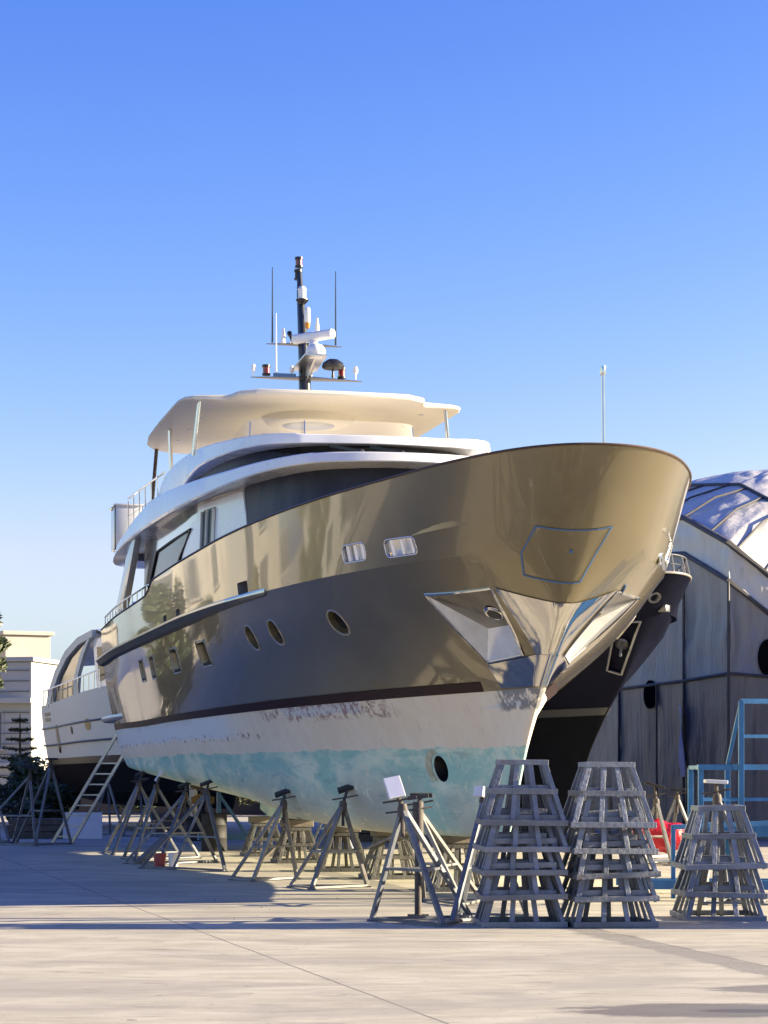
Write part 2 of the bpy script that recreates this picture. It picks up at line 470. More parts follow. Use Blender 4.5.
for sg in (1, -1):
    for (u, y, z) in ROUND:
        me, p, t, n = recess(u, z, .43, .41, .204, .10, 0, sg); cutters.append(me); PANES.append(('porthole', p, t, n, .175, .165, .10, sg))
    for (u, y, z, w, h) in RECT:
        me, p, t, n = recess(u, z, w, h, .07, .12, 0, sg); cutters.append(me); PANES.append(('hull_window', p, t, n, w/2-.06, h/2-.03, .12, sg))
    for (u, y, z, w, h) in SLOT:
        me, p, t, n = recess(u, z, w, h, .06, .16, 1, sg); cutters.append(me); PANES.append(('fairlead', p, t, n, w/2, h/2, .15, sg))
    for (u, y, z, w, h) in SCUP:
        me, p, t, n = recess(u, z, w, h, .04, .2, 2, sg); cutters.append(me)
hull_me = boolean_cut(top_me, cutters)
for p in hull_me.polygons: p.use_smooth = True
hull_me.set_sharp_from_angle(angle=R(15))
hull = link('hull', hull_me, yacht)

bot_me = bottom_mb().mesh('hull_bottom', [M_BOTTOM, M_BLACK], None)
cts = []
for sg in (-1, 1):
    thr = MB(); thr.tube([(-3.12, 3*sg, 1.84), (-3.12, .10*sg, 1.84)], .19, 28)
    cme = thr.mesh('cut', [M_BOTTOM, M_BLACK])
    for p in cme.polygons: p.material_index = 1
    cts.append(cme)
bot_me = boolean_cut(bot_me, cts)
for p in bot_me.polygons: p.use_smooth = True
bot_me.set_sharp_from_angle(angle=R(35))
bottom = link('hull_bottom', bot_me, yacht)
tree_bot = BVHTree.FromPolygons([v.co for v in bot_me.vertices], [p.vertices for p in bot_me.polygons])

# worn ring round the thruster tunnel
for sg in (-1, 1):
    mb = MB(); mb.lathe((-3.12, .15*sg, 1.84), [(0, 0), (.182, 0), (.182, .02), (0, .02)], 28, (0, 1, 0)); mb.build('thruster_tunnel', M_BLACK, yacht)
mb = MB()
ring = []
for k in range(16):
    a = R(80 + k*11)
    ring.append([drape((-3.16 + (.2 + w*math.sin(PI*k/15)**.5*1.6)*math.cos(a), -.6, 1.86 + (.2 + w*math.sin(PI*k/15)**.5)*math.sin(a)), .008, tree_bot) for w in (.01, .05, .13)])
mb.grid(ring)
mb.build('thruster_ring', mat('worn_ring', (.42, .42, .30), .6, var=.3, vscale=9), yacht)

# boot stripe
rows = lines(BOT, 72, 6); r1 = rows[-1]
rowsT = lines(TOP, 72, 6, breaks=(2,)); 
mb = MB()
for sg in (1, -1):
    lo = []; hi = []; lo2 = []; hi2 = []
    for i in range(72):
        p = rowsT[0][i]; q = rowsT[1][i]
        n = Vector((0, -1, -.3)) if i else Vector((1, 0, 0))
        d = Vector((.004, -.012, 0))
        up = (q - p)*(.125/max((q-p).z, .01))
        for L_, e in ((lo, p), (hi, p + up)):
            e = e + d; e = e if sg > 0 else mir(e); L_.append(e)
    k0 = 12
    mb.grid([lo[k0:], hi[k0:]])
mb.build('boot_stripe', M_MAROON, yacht, 30)

# keel, rudders, shafts
mb = MB()
prof = [(-3.2, .872), (-4.5, .862), (-19.6, .862), (-20.6, 1.0), (-20.6, 1.75), (-3.2, 1.3)]
mb.prism([(u, -.16, z) for u, z in prof], (0, .32, 0))
mb.build('keel', M_BOTTOM, yacht, 30, .01)
for sg in (-1, 1):
    mb = MB()
    mb.prism([(-23.7, 1.25*sg - .05, 1.85), (-22.9, 1.25*sg - .05, 1.85), (-23.0, 1.25*sg - .05, .80), (-23.5, 1.25*sg - .05, .80)], (0, .1, 0))
    mb.build('rudder', mat('rudder_paint', (.36, .36, .38), .5, var=.15), yacht, 30, .01)
    mb = MB(); mb.tube([(-20.2, 1.2*sg, 1.75), (-22.2, 1.2*sg, 1.35)], .05)
    mb.bar((-21.6, 1.2*sg, 1.45), (-21.4, 1.2*sg, 1.95), .05, .16)
    for k in range(4):
        a = R(45 + 90*k); mb.prism([(-22.15, 1.2*sg, 1.36), (-22.1, 1.2*sg + .3*math.cos(a - .4), 1.36 + .3*math.sin(a - .4)), (-22.15, 1.2*sg + .36*math.cos(a), 1.36 + .36*math.sin(a)), (-22.2, 1.2*sg + .3*math.cos(a + .4), 1.36 + .3*math.sin(a + .4))], (.03, 0, 0))
    mb.build('propeller', mat('propeller_bronze', (.09, .065, .035), .5, metal=.6), yacht, 30)

# window panes, fairlead bars
M_BEVEL = mat('satin_bevel', (.42, .38, .32), .3, metal=.5)
for (nm, p, t, (n, up), hw, hh, dep, sg) in PANES:
    c = p - n*(dep - .012)
    mb = MB(); S_ = (lambda q: q) if sg > 0 else mir
    pts = rounded_rect(2*hw, 2*hh, min(hw, hh)*(.98 if nm == 'porthole' else .25), 6)
    a = [S_(c + t*x*.93 + up*y*.93) for x, y in pts]; b = [S_(c + t*x*.93 + up*y*.93 + n*.012) for x, y in pts]
    mb.loft([a, b])
    fr = mb.build(nm, M_POCKET if nm == 'fairlead' else M_GLASS, yacht)
    if nm == 'fairlead':
        for k in (-.33, 0, .33):
            mb = MB(); qa = p - n*.05 + t*(hw*2*k)
            mb.tube([S_(qa - up*hh), S_(qa + up*hh)], .035, 10); mb.build('fairlead_roller', M_POCKET, fr, 40)
    w_, h_ = (hw, hh) if nm == 'fairlead' else (hw + (.04 if nm == 'porthole' else .06), hh + (.04 if nm == 'porthole' else .03))
    rr = rounded_rect(2*w_ + .02, 2*h_ + .02, min(w_, h_)*.98 if nm == 'porthole' else .075, 6)
    ringp = [S_(drape(p + t*x + up*y, .003)) for x, y in rr]
    mb = MB(); mb.tube(ringp, .008 if nm == 'fairlead' else .011, 6, closed=True)
    mb.build('rim', M_POCKET if nm == 'fairlead' else M_BEVEL, fr, 40)

# anchor pockets lined with steel, darker on the roof face
for sg in (1, -1):
    q = {k: Vector((p[0], p[1]*sg, p[2])) for k, p in POCK.items()}
    inn = Vector((-.36, .66*sg, .62))
    sk = {k: drape(q[k], 0) for k in 'ABCD'}
    mb = MB()
    e = -inn*.006
    def quad(a, b, c, d, n=8):
        mb.grid([[a.lerp(b, i/n).lerp(d.lerp(c, i/n), j/n) + e for i in range(n+1)] for j in range(n+1)])
    quad(sk['A'] , sk['B'], q['F'], q['E'])
    quad(q['E'], q['F'], sk['C'], sk['D'])
    mb.poly([sk['A'] + e, q['E'] + e, sk['D'] + e])
    mb.poly([sk['B'] + e, q['F'] + e, sk['C'] + e])
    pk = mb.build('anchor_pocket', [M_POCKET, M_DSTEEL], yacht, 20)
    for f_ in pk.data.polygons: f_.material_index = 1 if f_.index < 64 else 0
    mb = MB()
    for a, b in (('A', 'B'), ('B', 'C'), ('C', 'D'), ('D', 'A')):
        pts = [drape(sk[a].lerp(sk[b], i/12), .006) for i in range(13)]
        mb.tube(pts, .020 if b != 'A' else .014, 6)
    mb.build('rim', M_STEEL, pk, 40)
    hc = (sk['A']*.25 + sk['B']*.75)*.35 + (q['E']*.25 + q['F']*.75)*.65
    nn = (sk['B'] - sk['A']).cross(q['E'] - sk['A']).normalized()
    if nn.z > 0: nn = -nn
    mb = MB(); mb.lathe(hc + nn*.005, [(.02, .0), (.09, .0), (.12, .025), (.13, .02), (.15, 0)], 20, nn)
    mb.build('hawse_ring', M_STEEL, pk, 40)
    mb = MB(); mb.lathe(hc + nn*.028, [(.0, 0), (.095, 0), (.095, .004), (0, .004)], 20, nn)
    mb.build('hawse_hole', M_BLACK, pk, 40)

# polished plate on the stem
mb = MB()
def dr_patch(c00, c10, c11, c01, nu, nv, off=.014):
    c00, c10, c11, c01 = map(Vector, (c00, c10, c11, c01))
    mb.grid([[drape(c00.lerp(c10, i/nu).lerp(c01.lerp(c11, i/nu), j/nv), off) for i in range(nu+1)] for j in range(nv+1)])
for sg in (1, -1):
    s_ = lambda x, y, z: (x, y*sg, z)
    dr_patch(s_(.66, -.82, 4.16), s_(1.10, -.0, 3.93), s_(.47, 0, 3.34), s_(.32, -.16, 3.33), 14, 14)
    dr_patch(s_(.32, -.17, 3.32), s_(.47, 0, 3.33), s_(.03, 0, 2.93), s_(-.05, -.10, 2.93), 4, 8)
    dr_patch(s_(-.63, -.55, 3.235), s_(.32, -.17, 3.315), s_(-.05, -.10, 2.925), s_(-.78, -.32, 2.925), 12, 8)
plate = mb.build('stem_plate', M_STEEL, yacht, 50)
mb = MB()
mb.tube([drape((x, y, z), .012) for x, y, z in ((.47, 0, 3.34), (.25, 0, 3.12), (.03, 0, 2.93))], .03, 8)
mb.build('stem_bar', M_STEEL, plate, 40)
# taped square on the flare
mb = MB()
tp = [(1.66, -.57, 4.84), (1.75, .39, 4.85), (1.27, .13, 4.19), (1.10, -.56, 4.28), (1.35, -.68, 4.5)]
for a, b in zip(tp, tp[1:] + tp[:1]):
    a, b = Vector(a), Vector(b); d = (b - a).normalized(); n_ = Vector((.75, -.1, -.65)); sd = d.cross(n_).normalized()*.011
    mb.grid([[drape(a.lerp(b, i/14) + sd, .008) for i in range(15)], [drape(a.lerp(b, i/14) - sd, .008) for i in range(15)]])
mb.grid([[drape((1.53 + .035*i, -.10 + .04*j, 4.53 + .04*i), .008) for j in range(2)] for i in range(2)])
mb.build('masking_tape', M_TAPE, yacht)
# hawse pipe with gear, port bow
for sg in (1,):
    c = drape((.3, 1.48, 4.62), 0); mb = MB()
    mb.lathe(c, [(.0, .01), (.07, .01), (.08, .025), (.10, .02), (.11, 0)], 20, (.38, .83, -.2))
    mb.bar(c + Vector((.02, .03, .03)), c + Vector((.0, .05, -.14)), .04, .04); mb.build('hawse_pipe', M_BRUSH, yacht, 40)
    mb = MB()
    mb.tube([drape((.62, .98, 4.2), .012), drape((.55, 1.0, 4.13), .012), drape((.5, 1.0, 4.05), .012)], .016, 5); mb.build('tape_tail', M_TAPE, yacht)

# cap rail, rub rail
NT = 90
def rail_pt(t, lv=L_RAIL): return lv.at(t)
mb = MB()
path = [rail_pt(i/(NT-1)) for i in range(NT)]
full = [mir(p) for p in reversed(path)] + path[1:]
rowsr = []
for i, p in enumerate(full):
    t = (full[min(i+1, len(full)-1)] - full[max(i-1, 0)]).normalized()
    n = Vector((t.y, -t.x, 0)).normalized()
    if n.dot(Vector((p.x + 8, p.y, 0))) < 0: n = -n
    rowsr.append([p + n*a + Vector((0, 0, b)) for a, b in ((.012, -.012), (.022, .0), (.012, .018), (-.16, .02), (-.17, .0), (-.16, -.012))])
mb.loft(rowsr)
mb.build('cap_rail', M_RAILW, yacht, 50)
for sg in (1, -1):
    mb = MB(); mt = MB(); rows1 = []; rows2 = []
    us = np.linspace(-4.75, -25.45, 60)
    for k, u in enumerate(us):
        v = L_KNUCK.v(u); z = L_KNUCK.fz(u); e = min(1, k/16)**.8
        s = lambda a, b: Vector((u, -(v + a)*sg, z + b))
        rows1.append([s(-.03, .03), s(.13*e + .01, .025), s(.15*e + .01, -.02), s(.09*e + .005, -.05 - .07*e), s(-.03, -.06 - .08*e)])
        rows2.append([s(-.03, .045), s(.10*e + .01, .045), s(.165*e + .015, .02), s(.165*e + .015, -.015), s(.12*e + .005, -.02), s(-.03, .02)])
    mb.loft(rows1); mt.loft(rows2)
    rr = mb.build('rub_rail', M_RUB, yacht, 30)
    mt.build('rub_rail_capping', M_BRUSH, rr, 50)

# swim platform
mb = MB()
half = [(-22.3, 2.90), (-24, 3.05), (-26, 3.05), (-27.2, 2.85), (-27.7, 2.2)]
ol = [(u, -v) for u, v in half] + [(u, v) for u, v in reversed(half)]
mb.loft([[(u, v, 3.02) for u, v in ol], [(u - .0, v*1.01, 3.08) for u, v in ol], [(u, v, 3.14) for u, v in ol]])
mb.build('swim_platform', M_BRUSH, yacht, 40)

# ------------------------------------------------ superstructure
def ring_of(half):
    """half outline (starboard, front centre to aft centre) -> closed ring"""
    a = [Vector((u, -v, z)) for u, v, z in half]
    b = [Vector((u, v, z)) for u, v, z in reversed(half) if v > 1e-6]
    return a + b
def dens(pts, n=6):
    """smooth a half outline with a Catmull curve, all columns"""
    out = []
    P = [Vector(p) for p in pts]
    for i in range(len(P)-1):
        p0 = P[i-1] if i else Vector((P[1].x if len(P[0]) < 2 else P[1][0], -P[1][1], *P[1][2:]))
        p1, p2 = P[i], P[i+1]; p3 = P[i+2] if i+2 < len(P) else P[i+1]*2 - P[i]
        for k in range(n):
            s = k/n
            out.append([.5*(2*p1[c] + (p2[c]-p0[c])*s + (2*p0[c]-5*p1[c]+4*p2[c]-p3[c])*s*s + (3*p1[c]-p0[c]-3*p2[c]+p3[c])*s**3) for c in range(len(p1))])
    out.append(list(P[-1])); return out

# deckhouse (main deck): outline bottom and top
H_LO = [(-7.3, 0), (-7.45, .8), (-7.9, 1.5), (-8.9, 1.95), (-10.2, 2.20), (-11.5, 2.40), (-13.2, 2.64), (-15, 2.70), (-18, 2.71), (-20.8, 2.70)]
H_HI = [(-8.15, 0), (-8.3, .75), (-8.7, 1.35), (-9.5, 1.78), (-10.6, 2.08), (-11.8, 2.32), (-13.4, 2.58), (-15, 2.66), (-18, 2.68), (-20.75, 2.68)]
dl = dens([Vector((*p, 0)) for p in H_LO]); dh = dens([Vector((*p, 0)) for p in H_HI])
mb = MB()
rings = []
for f in (0, .25, .5, .75, 1):
    half = [(a[0] + (b[0]-a[0])*f, a[1] + (b[1]-a[1])*f, 4.6 + (6.98 - 4.6)*f) for a, b in zip(dl, dh)] + [(-20.75, 0, 4.6 + 2.38*f)]
    rings.append(ring_of(half))
mb.loft(rings)
house = mb.build('deckhouse', M_SIDE, yacht, 30)
def house_pt(i, f, off=.02):
    n_ = len(dl); i = min(max(i, 0), n_ - 1); k = min(int(i), n_ - 2); s = i - k
    a = Vector(dl[k]).lerp(Vector(dl[k+1]), s); b = Vector(dh[k]).lerp(Vector(dh[k+1]), s)
    a2 = Vector(dl[k+1]) - Vector(dl[k]); n = Vector((a2.y, -a2.x, 0)).normalized()
    if n.y < 0: n = -n
    if k == 0 and s == 0: n = Vector((1, 0, 0))
    p = a.lerp(b, f)
    return Vector((p.x + n.x*off, -(p.y + n.y*off), 4.6 + 2.38*f))
def idx_at(u, f):
    best = min(range(len(dl)*10), key=lambda q: abs(house_pt(q/10, f, 0).x - u) if q/10 <= len(dl)-1 else 9e9)
    return best/10
# canvas over the forward windscreen, one piece round the front, creased
i1 = idx_at(-10.95, .8)
mb = MB(); NN = 40
cols = [[house_pt(i1*k/NN, f, .03 + .012*math.sin(k*1.9 + f*7)*math.sin(f*9 + k*.7)) for f in np.linspace(.15, .955, 12)] for k in range(NN+1)]
for j, c in enumerate(cols):           # raked after edge
    if j > NN - 4:
        for q, p in enumerate(c): p.x += (j - NN + 4)/4*(-.35 + .5*q/11*-1 + .35)
colsP = [[mir(p) for p in c] for c in reversed(cols)]
mb.grid(colsP[:-1] + cols)
mb.build('windscreen_cover', M_NAVY, yacht, 60)
for sg in (1, -1):
    S_ = (lambda p: p) if sg > 0 else mir
    # white pillar and door surround behind the cover
    def panel(name, m, u0, u1, z0, z1, off, par, slant0=0, slant1=0, th_=.03):
        mb = MB(); rows = []
        for q in range(9):
            f = q/8; ff = (z0 + (z1-z0)*f - 4.6)/2.38
            row = []
            for s in range(9):
                u = (u0 + slant0*(1-f)) + ((u1 + slant1*(1-f)) - (u0 + slant0*(1-f)))*s/8
                row.append(S_(house_pt(idx_at(u, ff), ff, off)))
            rows.append(row)
        b = mb.grid(rows)
        inner = [[p + Vector((0, (.06 if p.y < 0 else -.06), 0)) for p in r] for r in rows]
        edge = rows[0] + [r[-1] for r in rows[1:]] + rows[-1][-2::-1] + [r[0] for r in rows[-2:0:-1]]
        edge2 = inner[0] + [r[-1] for r in inner[1:]] + inner[-1][-2::-1] + [r[0] for r in inner[-2:0:-1]]
        mb.grid([edge, edge2], close=True)
        return mb.build(name, m, par, 30)
    panel('window_pillar', M_WHITE, -12.05, -10.8, 5.2, 6.74, .035, house, .0, .8)
    dw = panel('door', M_WHITE, -13.3, -12.05, 5.2, 6.74, .03, house, 0, 0)
    panel('door_pane', M_TINT, -12.85, -12.2, 5.2, 6.62, .045, dw)
    mb = MB()
    for uu in (-12.2, -12.55, -12.9):
        ff = .84; a = S_(house_pt(idx_at(uu, ff), ff, .06)); b = S_(house_pt(idx_at(uu, .3), .3, .06)); mb.bar(a, b, .05, .04)
    mb.build('door_frame', M_BRUSH, dw)
    panel('white_panel', M_WHITE, -13.75, -13.3, 5.2, 6.5, .028, house, -2.3, 0)
    wn = panel('side_window', M_TINT, -18.2, -13.75, 5.2, 6.37, .03, house, -2.2, -2.9)
    mb = MB(); pp = [S_(house_pt(idx_at(u_, (z_ - 4.6)/2.38), (z_ - 4.6)/2.38, .045)) for u_, z_ in ((-20.3, 5.25), (-19.2, 5.85), (-18.25, 6.37), (-16, 6.37), (-13.78, 6.37), (-14.9, 5.95), (-16.5, 5.25))]
    mb.tube(pp, .025, 6); mb.build('frame', M_BLACK, wn, 40)

# forward roof / upper deck (white brow)
BROW = [(-7.55, 0, 6.88, 7.05), (-7.65, .9, 6.87, 7.05), (-7.95, 1.6, 6.85, 7.04), (-8.9, 2.15, 6.82, 7.03), (-10.4, 2.5, 6.79, 7.06), (-13, 2.85, 6.75, 7.16),
        (-16.4, 3.0, 6.78, 7.31), (-19.5, 3.02, 6.84, 7.28), (-22, 3.0, 6.88, 7.17), (-24, 2.95, 6.86, 7.08), (-26.2, 2.75, 6.82, 6.98), (-26.9, 2.2, 6.80, 6.93)]
bd = dens([Vector(p) for p in BROW])
def slab(bd, ua, insets, lip=.0, flat_top=None):
    """bd: (u, v, z bottom, z top) half outline; rounded edge"""
    rings = []
    for (f, ins) in insets:
        half = []
        for k, (u, v, zb, zt) in enumerate(bd):
            z = zb + (zt - zb)*f
            half.append((u - (ins if v < 1.5 and u > -20 else 0), max(v - ins, 0) if k else 0, z))
        half.append((ua, 0, bd[-1][2] + (bd[-1][3] - bd[-1][2])*f))
        rings.append(ring_of(half))
    mb = MB(); mb.loft(rings); return mb
ub = slab(bd, -27.0, ((0, .05), (.03, .015), (.12, .0), (.88, .03), (.97, .045), (1, .08)))
brow = ub.build('upper_deck', M_WHITE, yacht, 18)
# soffit fittings of the after overhang
mb = MB()
for k in range(7): mb.box((-23.6 - .22*k, -1.9, 6.815), (.10, 1.2, .02))
mb.build('soffit_vent', M_BLACK, brow)
mb = MB(); mb.lathe((-24.6, -1.2, 6.72), [(.0, -.08), (.10, -.07), (.14, 0), (.14, .1), (0, .1)], 14)
mb.build('deck_lamp', M_BLACK, brow, 40)
# wing posts carrying the overhang
for sg in (1, -1):
    mb = MB()
    mb.prism([(-21.4, -2.93*sg, 6.95), (-20.25, -2.93*sg, 6.95), (-22.75, -3.0*sg, 5.15), (-24.45, -3.0*sg, 5.15)], (0, .14*sg, 0))
    mb.build('wing_post', mat('wing_post_grey', (.46, .45, .43), .25, coat=.5), yacht, 30, .012)

# wheelhouse, dark windscreens
W_LO = [(-8.35, 0), (-8.5, .8), (-8.95, 1.45), (-9.9, 1.85), (-11.2, 2.12), (-13, 2.3), (-16, 2.38), (-20, 2.38)]
W_HI = [(-9.75, 0), (-9.9, .8), (-10.25, 1.4), (-10.9, 1.82), (-12, 2.1), (-13.4, 2.28), (-16, 2.36), (-20, 2.36)]
wl = dens([Vector((*p, 0)) for p in W_LO]); wh = dens([Vector((*p, 0)) for p in W_HI])
mb = MB()
mb.loft([ring_of([(a[0] + (b[0]-a[0])*f, a[1] + (b[1]-a[1])*f, 6.95 + .62*f) for a, b in zip(wl, wh)] + [(-20, 0, 6.95 + .62*f)]) for f in (0, .5, 1)])
wheel = mb.build('wheelhouse', M_GLASS, yacht, 30)
mb = MB(); rows = []
for k in range(0, 25):
    q = 12 + k*1.0
    i = min(int(q), len(wl)-2)
    a, b = wl[i], wh[i]
    rows.append([Vector((a[0] + (b[0]-a[0])*f, -(a[1] + (b[1]-a[1])*f + .03), 6.97 + .55*f)) for f in (0, .5, 1)])
mb.grid(rows); mb.grid([[mir(p) for p in r] for r in rows])
mb.build('side_canvas', M_NAVY, wheel, 40)
for y0 in (-.55, .15):
    mb = MB()
    p0 = Vector((-8.55, y0, 7.05)); mb.lathe(p0, [(0, 0), (.09, 0), (.09, .1), (.05, .16), (0, .16)], 12)
    mb.bar(p0 + Vector((.05, 0, .12)), p0 + Vector((-.35, -.45, .26)), .05, .05)
    mb.build('windscreen_wiper', M_BLACK, wheel, 40)

# flybridge coaming
FLY = [(-9.2, 0, 7.40, 7.56), (-9.28, .95, 7.40, 7.565), (-9.45, 1.75, 7.40, 7.58), (-10.1, 2.15, 7.41, 7.62), (-11.6, 2.42, 7.46, 7.73), (-14, 2.52, 7.54, 7.93),
       (-16, 2.55, 7.40, 8.02), (-17.6, 2.55, 7.25, 8.05), (-19, 2.53, 7.2, 7.99), (-20.2, 2.5, 7.2, 7.72), (-20.7, 2.45, 7.2, 7.35)]
fd = dens([Vector(p) for p in FLY])
fly = slab(fd, -20.75, ((0, .04), (.03, .01), (.1, 0), (.9, .02), (.97, .03), (1, .07))).build('flybridge_coaming', M_WHITE, yacht, 18)
# windscreen of the flybridge
mb = MB(); o1 = []; o2 = []
for k in range(25):
    a = R(-90 + 180*k/24); 
    u = -13.9 + .75*math.cos(a)**.6 if abs(math.cos(a)) > 1e-6 else -13.9
    v = 1.68*math.copysign(abs(math.sin(a))**.5, math.sin(a))
    o1.append(Vector((u, -v, 7.7))); o2.append(Vector((u - .12, -v*.97, 8.44)))
o1 = [Vector((-15.2, 1.68, 7.8))] + o1 + [Vector((-15.2, -1.68, 7.8))]; o2 = [Vector((-15.3, 1.62, 8.35))] + o2 + [Vector((-15.3, -1.62, 8.35))]
mb.grid([o1, o2])
ws = mb.build('fly_windscreen', M_ACRYL, yacht, 40)
mb = MB()
for k in (4, 14, 22): mb.bar(o1[k], o1[k].lerp(o2[k], .95), .02)
mb.build('windscreen_post', M_BRUSH, ws)
mb = MB(); mb.box((-14.4, 0, 7.9), (.9, 2.6, .7)); mb.build('helm_console', M_SOFFIT, yacht, 30, .05)

# hardtop
HT = [(-13.15, 0, 8.87, 8.985), (-13.2, 1.0, 8.87, 8.985), (-13.32, 1.5, 8.87, 8.985), (-13.6, 1.82, 8.87, 8.985), (-14.0, 1.92, 8.87, 8.98), (-14.08, 2.0, 8.87, 8.975), (-14.11, 2.3, 8.88, 8.965), (-14.17, 2.58, 8.88, 8.96), (-14.32, 2.72, 8.88, 8.96), (-14.7, 2.79, 8.88, 8.96),
      (-15.4, 2.80, 8.88, 8.96), (-17.5, 2.80, 8.88, 8.97), (-19.4, 2.77, 8.88, 8.97), (-20.5, 2.66, 8.88, 8.965), (-21.1, 2.46, 8.88, 8.96), (-21.45, 2.1, 8.88, 8.96), (-21.6, 1.2, 8.88, 8.96)]
hd = [list(p) for p in HT]
ht = slab(hd, -21.65, ((0, .07), (.12, .02), (.4, 0), (.85, .02), (1, .08))).build('hardtop', M_CREAM, yacht, 22)
mb = MB(); mb.lathe((-15.9, 0, 8.72), [(0, 0), (.75, 0), (.85, .04), (.95, .17), (0, .17)], 30); mb.build('mast_boss', M_CREAM, ht, 40)
mb = MB(); mb.lathe((-15.9, 0, 8.70), [(0, 0), (.5, 0), (.55, .03), (0, .03)], 30); mb.build('soffit_hatch', M_SOFFIT, ht, 40)
mb = MB()
for (u, v) in ((-15, 2.1), (-16.5, 2.1), (-18, 2.1), (-19.5, 2.1), (-20.6, 1.2), (-15, -2.1), (-16.5, -2.1), (-14.3, 1), (-14.3, -1), (-18, 0), (-19.5, 0)):
    mb.lathe((u, -v, 8.872), [(0, 0), (.05, 0), (.05, .02), (0, .02)], 10)
mb.build('ceiling_lamp', M_BRUSH, ht, 40)
for sg in (1, -1):
    for (u, v, zt, u2, v2, z2, r) in ((-14.35, 2.42, 8.9, -14.42, 2.53, 7.85, .04), (-17.95, 2.5, 8.9, -17.95, 2.48, 8.0, .045), (-20.9, 2.4, 8.9, -21.3, 2.5, 7.1, .04)):
        mb = MB(); mb.tube([(u, -v*sg, zt), (u2, -v2*sg, z2)], r, 10)
        mb.build('hardtop_post', M_STEEL if u > -20 else M_RAILW, ht, 40)
mb = MB(); mb.lathe((-18.6, -2.6, 8.97), [(0, 0), (.05, 0), (.06, .06), (0, .08)], 10); mb.build('side_lamp', M_BLACK, ht, 40)

# flybridge after rail and stowed cover
for sg in (1, -1):
    mb = MB()
    path = [(-18.9, -2.48*sg, 8.12), (-20.5, -2.5*sg, 8.16), (-24.4, -2.62*sg, 8.2)]
    mb.tube(path, .022, 8); mb.tube([(p[0], p[1], p[2] - .42) for p in path], .01, 6); mb.tube([(p[0], p[1], p[2] - .65) for p in path], .01, 6)
    for k in range(7):
        u = -18.9 - 5.5*k/6; mb.tube([(u, -2.5*sg - .02*k*sg, 7.1), (u, -2.5*sg - .02*k*sg, 8.14)], .014, 6)
    mb.build('flybridge_rail', M_STEEL, yacht, 40)
mb = MB(); mb.box((-25.8, -2.5, 7.66), (1.1, .62, 1.05)); mb.box((-25.8, -2.5, 8.16), (1.2, .7, .05))
lc = mb.build('stowage_locker', mat('locker_grey', (.5, .5, .5), .25, coat=.6), yacht, 30, .04)
mb = MB(); mb.box((-25.35, -2.5, 7.64), (.06, .66, 1.08)); mb.build('locker_strap', M_BLACK, lc)

# handrail on the low after bulwark
for sg in (1, -1):
    mb = MB()
    us = np.linspace(-15.4, -25.0, 24)
    P = [Vector((u, -(L_RAIL.v(u) - .06)*sg, L_RAIL.fz(-20) + .26)) for u in us]
    P[0].z -= .02
    mb.tube(P, .02, 8)
    for p in P[1::2]: mb.tube([(p.x, p.y, 5.22), p], .014, 6)
    mb.build('after_handrail', M_STEEL, yacht, 40)
mb = MB(); mb.tube([(2.58, 0, 5.72), (2.56, 0, 6.62)], .022, 8); js = mb.build('jackstaff', M_STEEL, yacht, 40)
mb = MB(); mb.lathe((2.56, 0, 6.58), [(0, 0), (.035, 0), (.04, .03), (.035, .1), (0, .11)], 10); mb.build('masthead', M_STEEL, js, 40)

# ------------------------------------------------ mast
mb = MB()
sec = [(-16.2, 8.95, .16, .14), (-16.3, 9.8, .15, .12), (-16.55, 10.8, .12, .095), (-16.75, 11.5, .09, .075), (-16.85, 12.0, .05, .05)]
mb.loft([[(u + a*math.cos(2*PI*k/12), b*math.sin(2*PI*k/12), z) for k in range(12)] for u, z, a, b in sec])
mast = mb.build('mast', M_MAST, yacht, 60)
def mlathe(name, p, prof, m, par=None, ax=(0, 0, 1), n=14):
    mb = MB(); mb.lathe(p, prof, n, ax); return mb.build(name, m, par or mast, 40)
for (z, u, w, t, ch) in ((9.72, -16.2, 1.14, .06, .34), (10.45, -16.45, .78, .05, .26)):
    mb = MB(); rows = []
    for k in range(17):
        s = -1 + 2*k/16; c = ch*(1 - .75*abs(s)**1.5); tt = t*(1.25 - abs(s))
        rows.append([(u - abs(s)*.10 + a*c, -s*w + (.04), z + b*tt) for a, b in ((.5, 0), (.2, .5), (-.3, .5), (-.5, 0), (-.3, -.5), (.2, -.5))])
    mb.loft(rows); mb.build('crosstree', M_MAST, mast, 50)
LAMP = [(0, 0), (.085, 0), (.085, .035), (.06, .04), (.06, .16), (.085, .165), (.085, .2), (0, .21)]
def lantern(u, v, z, m):
    mb = MB(); mb.lathe((u, -v, z), [(0, 0), (.085, 0), (.085, .035), (0, .035)], 14); mb.lathe((u, -v, z + .16), [(0, 0), (.085, 0), (.085, .05), (0, .06)], 14)
    o = mb.build('navigation_lamp', M_BLACK, mast, 40)
    mb = MB(); mb.lathe((u, -v, z + .035), [(0, 0), (.07, 0), (.07, .125), (0, .125)], 14); mb.build('lamp_lens', m, o, 40)
lantern(-16.2, .80, 9.75, M_RED); lantern(-16.2, -.74, 9.75, M_RED); lantern(-16.9, .0, 12.1, M_RED); lantern(-16.87, 0.02, 11.84, M_BLACK)
mb = MB(); mb.box((-16.85, 0, 12.0), (.04, .04, .5)); mb.build('lamp_stem', M_MAST, mast)
mlathe('white_lamp', (-16.55, .0, 11.37), [(0, 0), (.1, 0), (.1, .03), (.085, .04), (.085, .2), (.1, .21), (.06, .27), (0, .27)], M_WHITE)
mlathe('lamp_shelf', (-16.55, .0, 11.28), [(0, 0), (.06, 0), (.13, .08), (.13, .1), (0, .1)], M_BLACK)
mlathe('camera_body', (-16.25, .05, 10.85), [(0, 0), (.05, 0), (.065, .05), (.06, .27), (.04, .31), (0, .32)], M_WHITE)
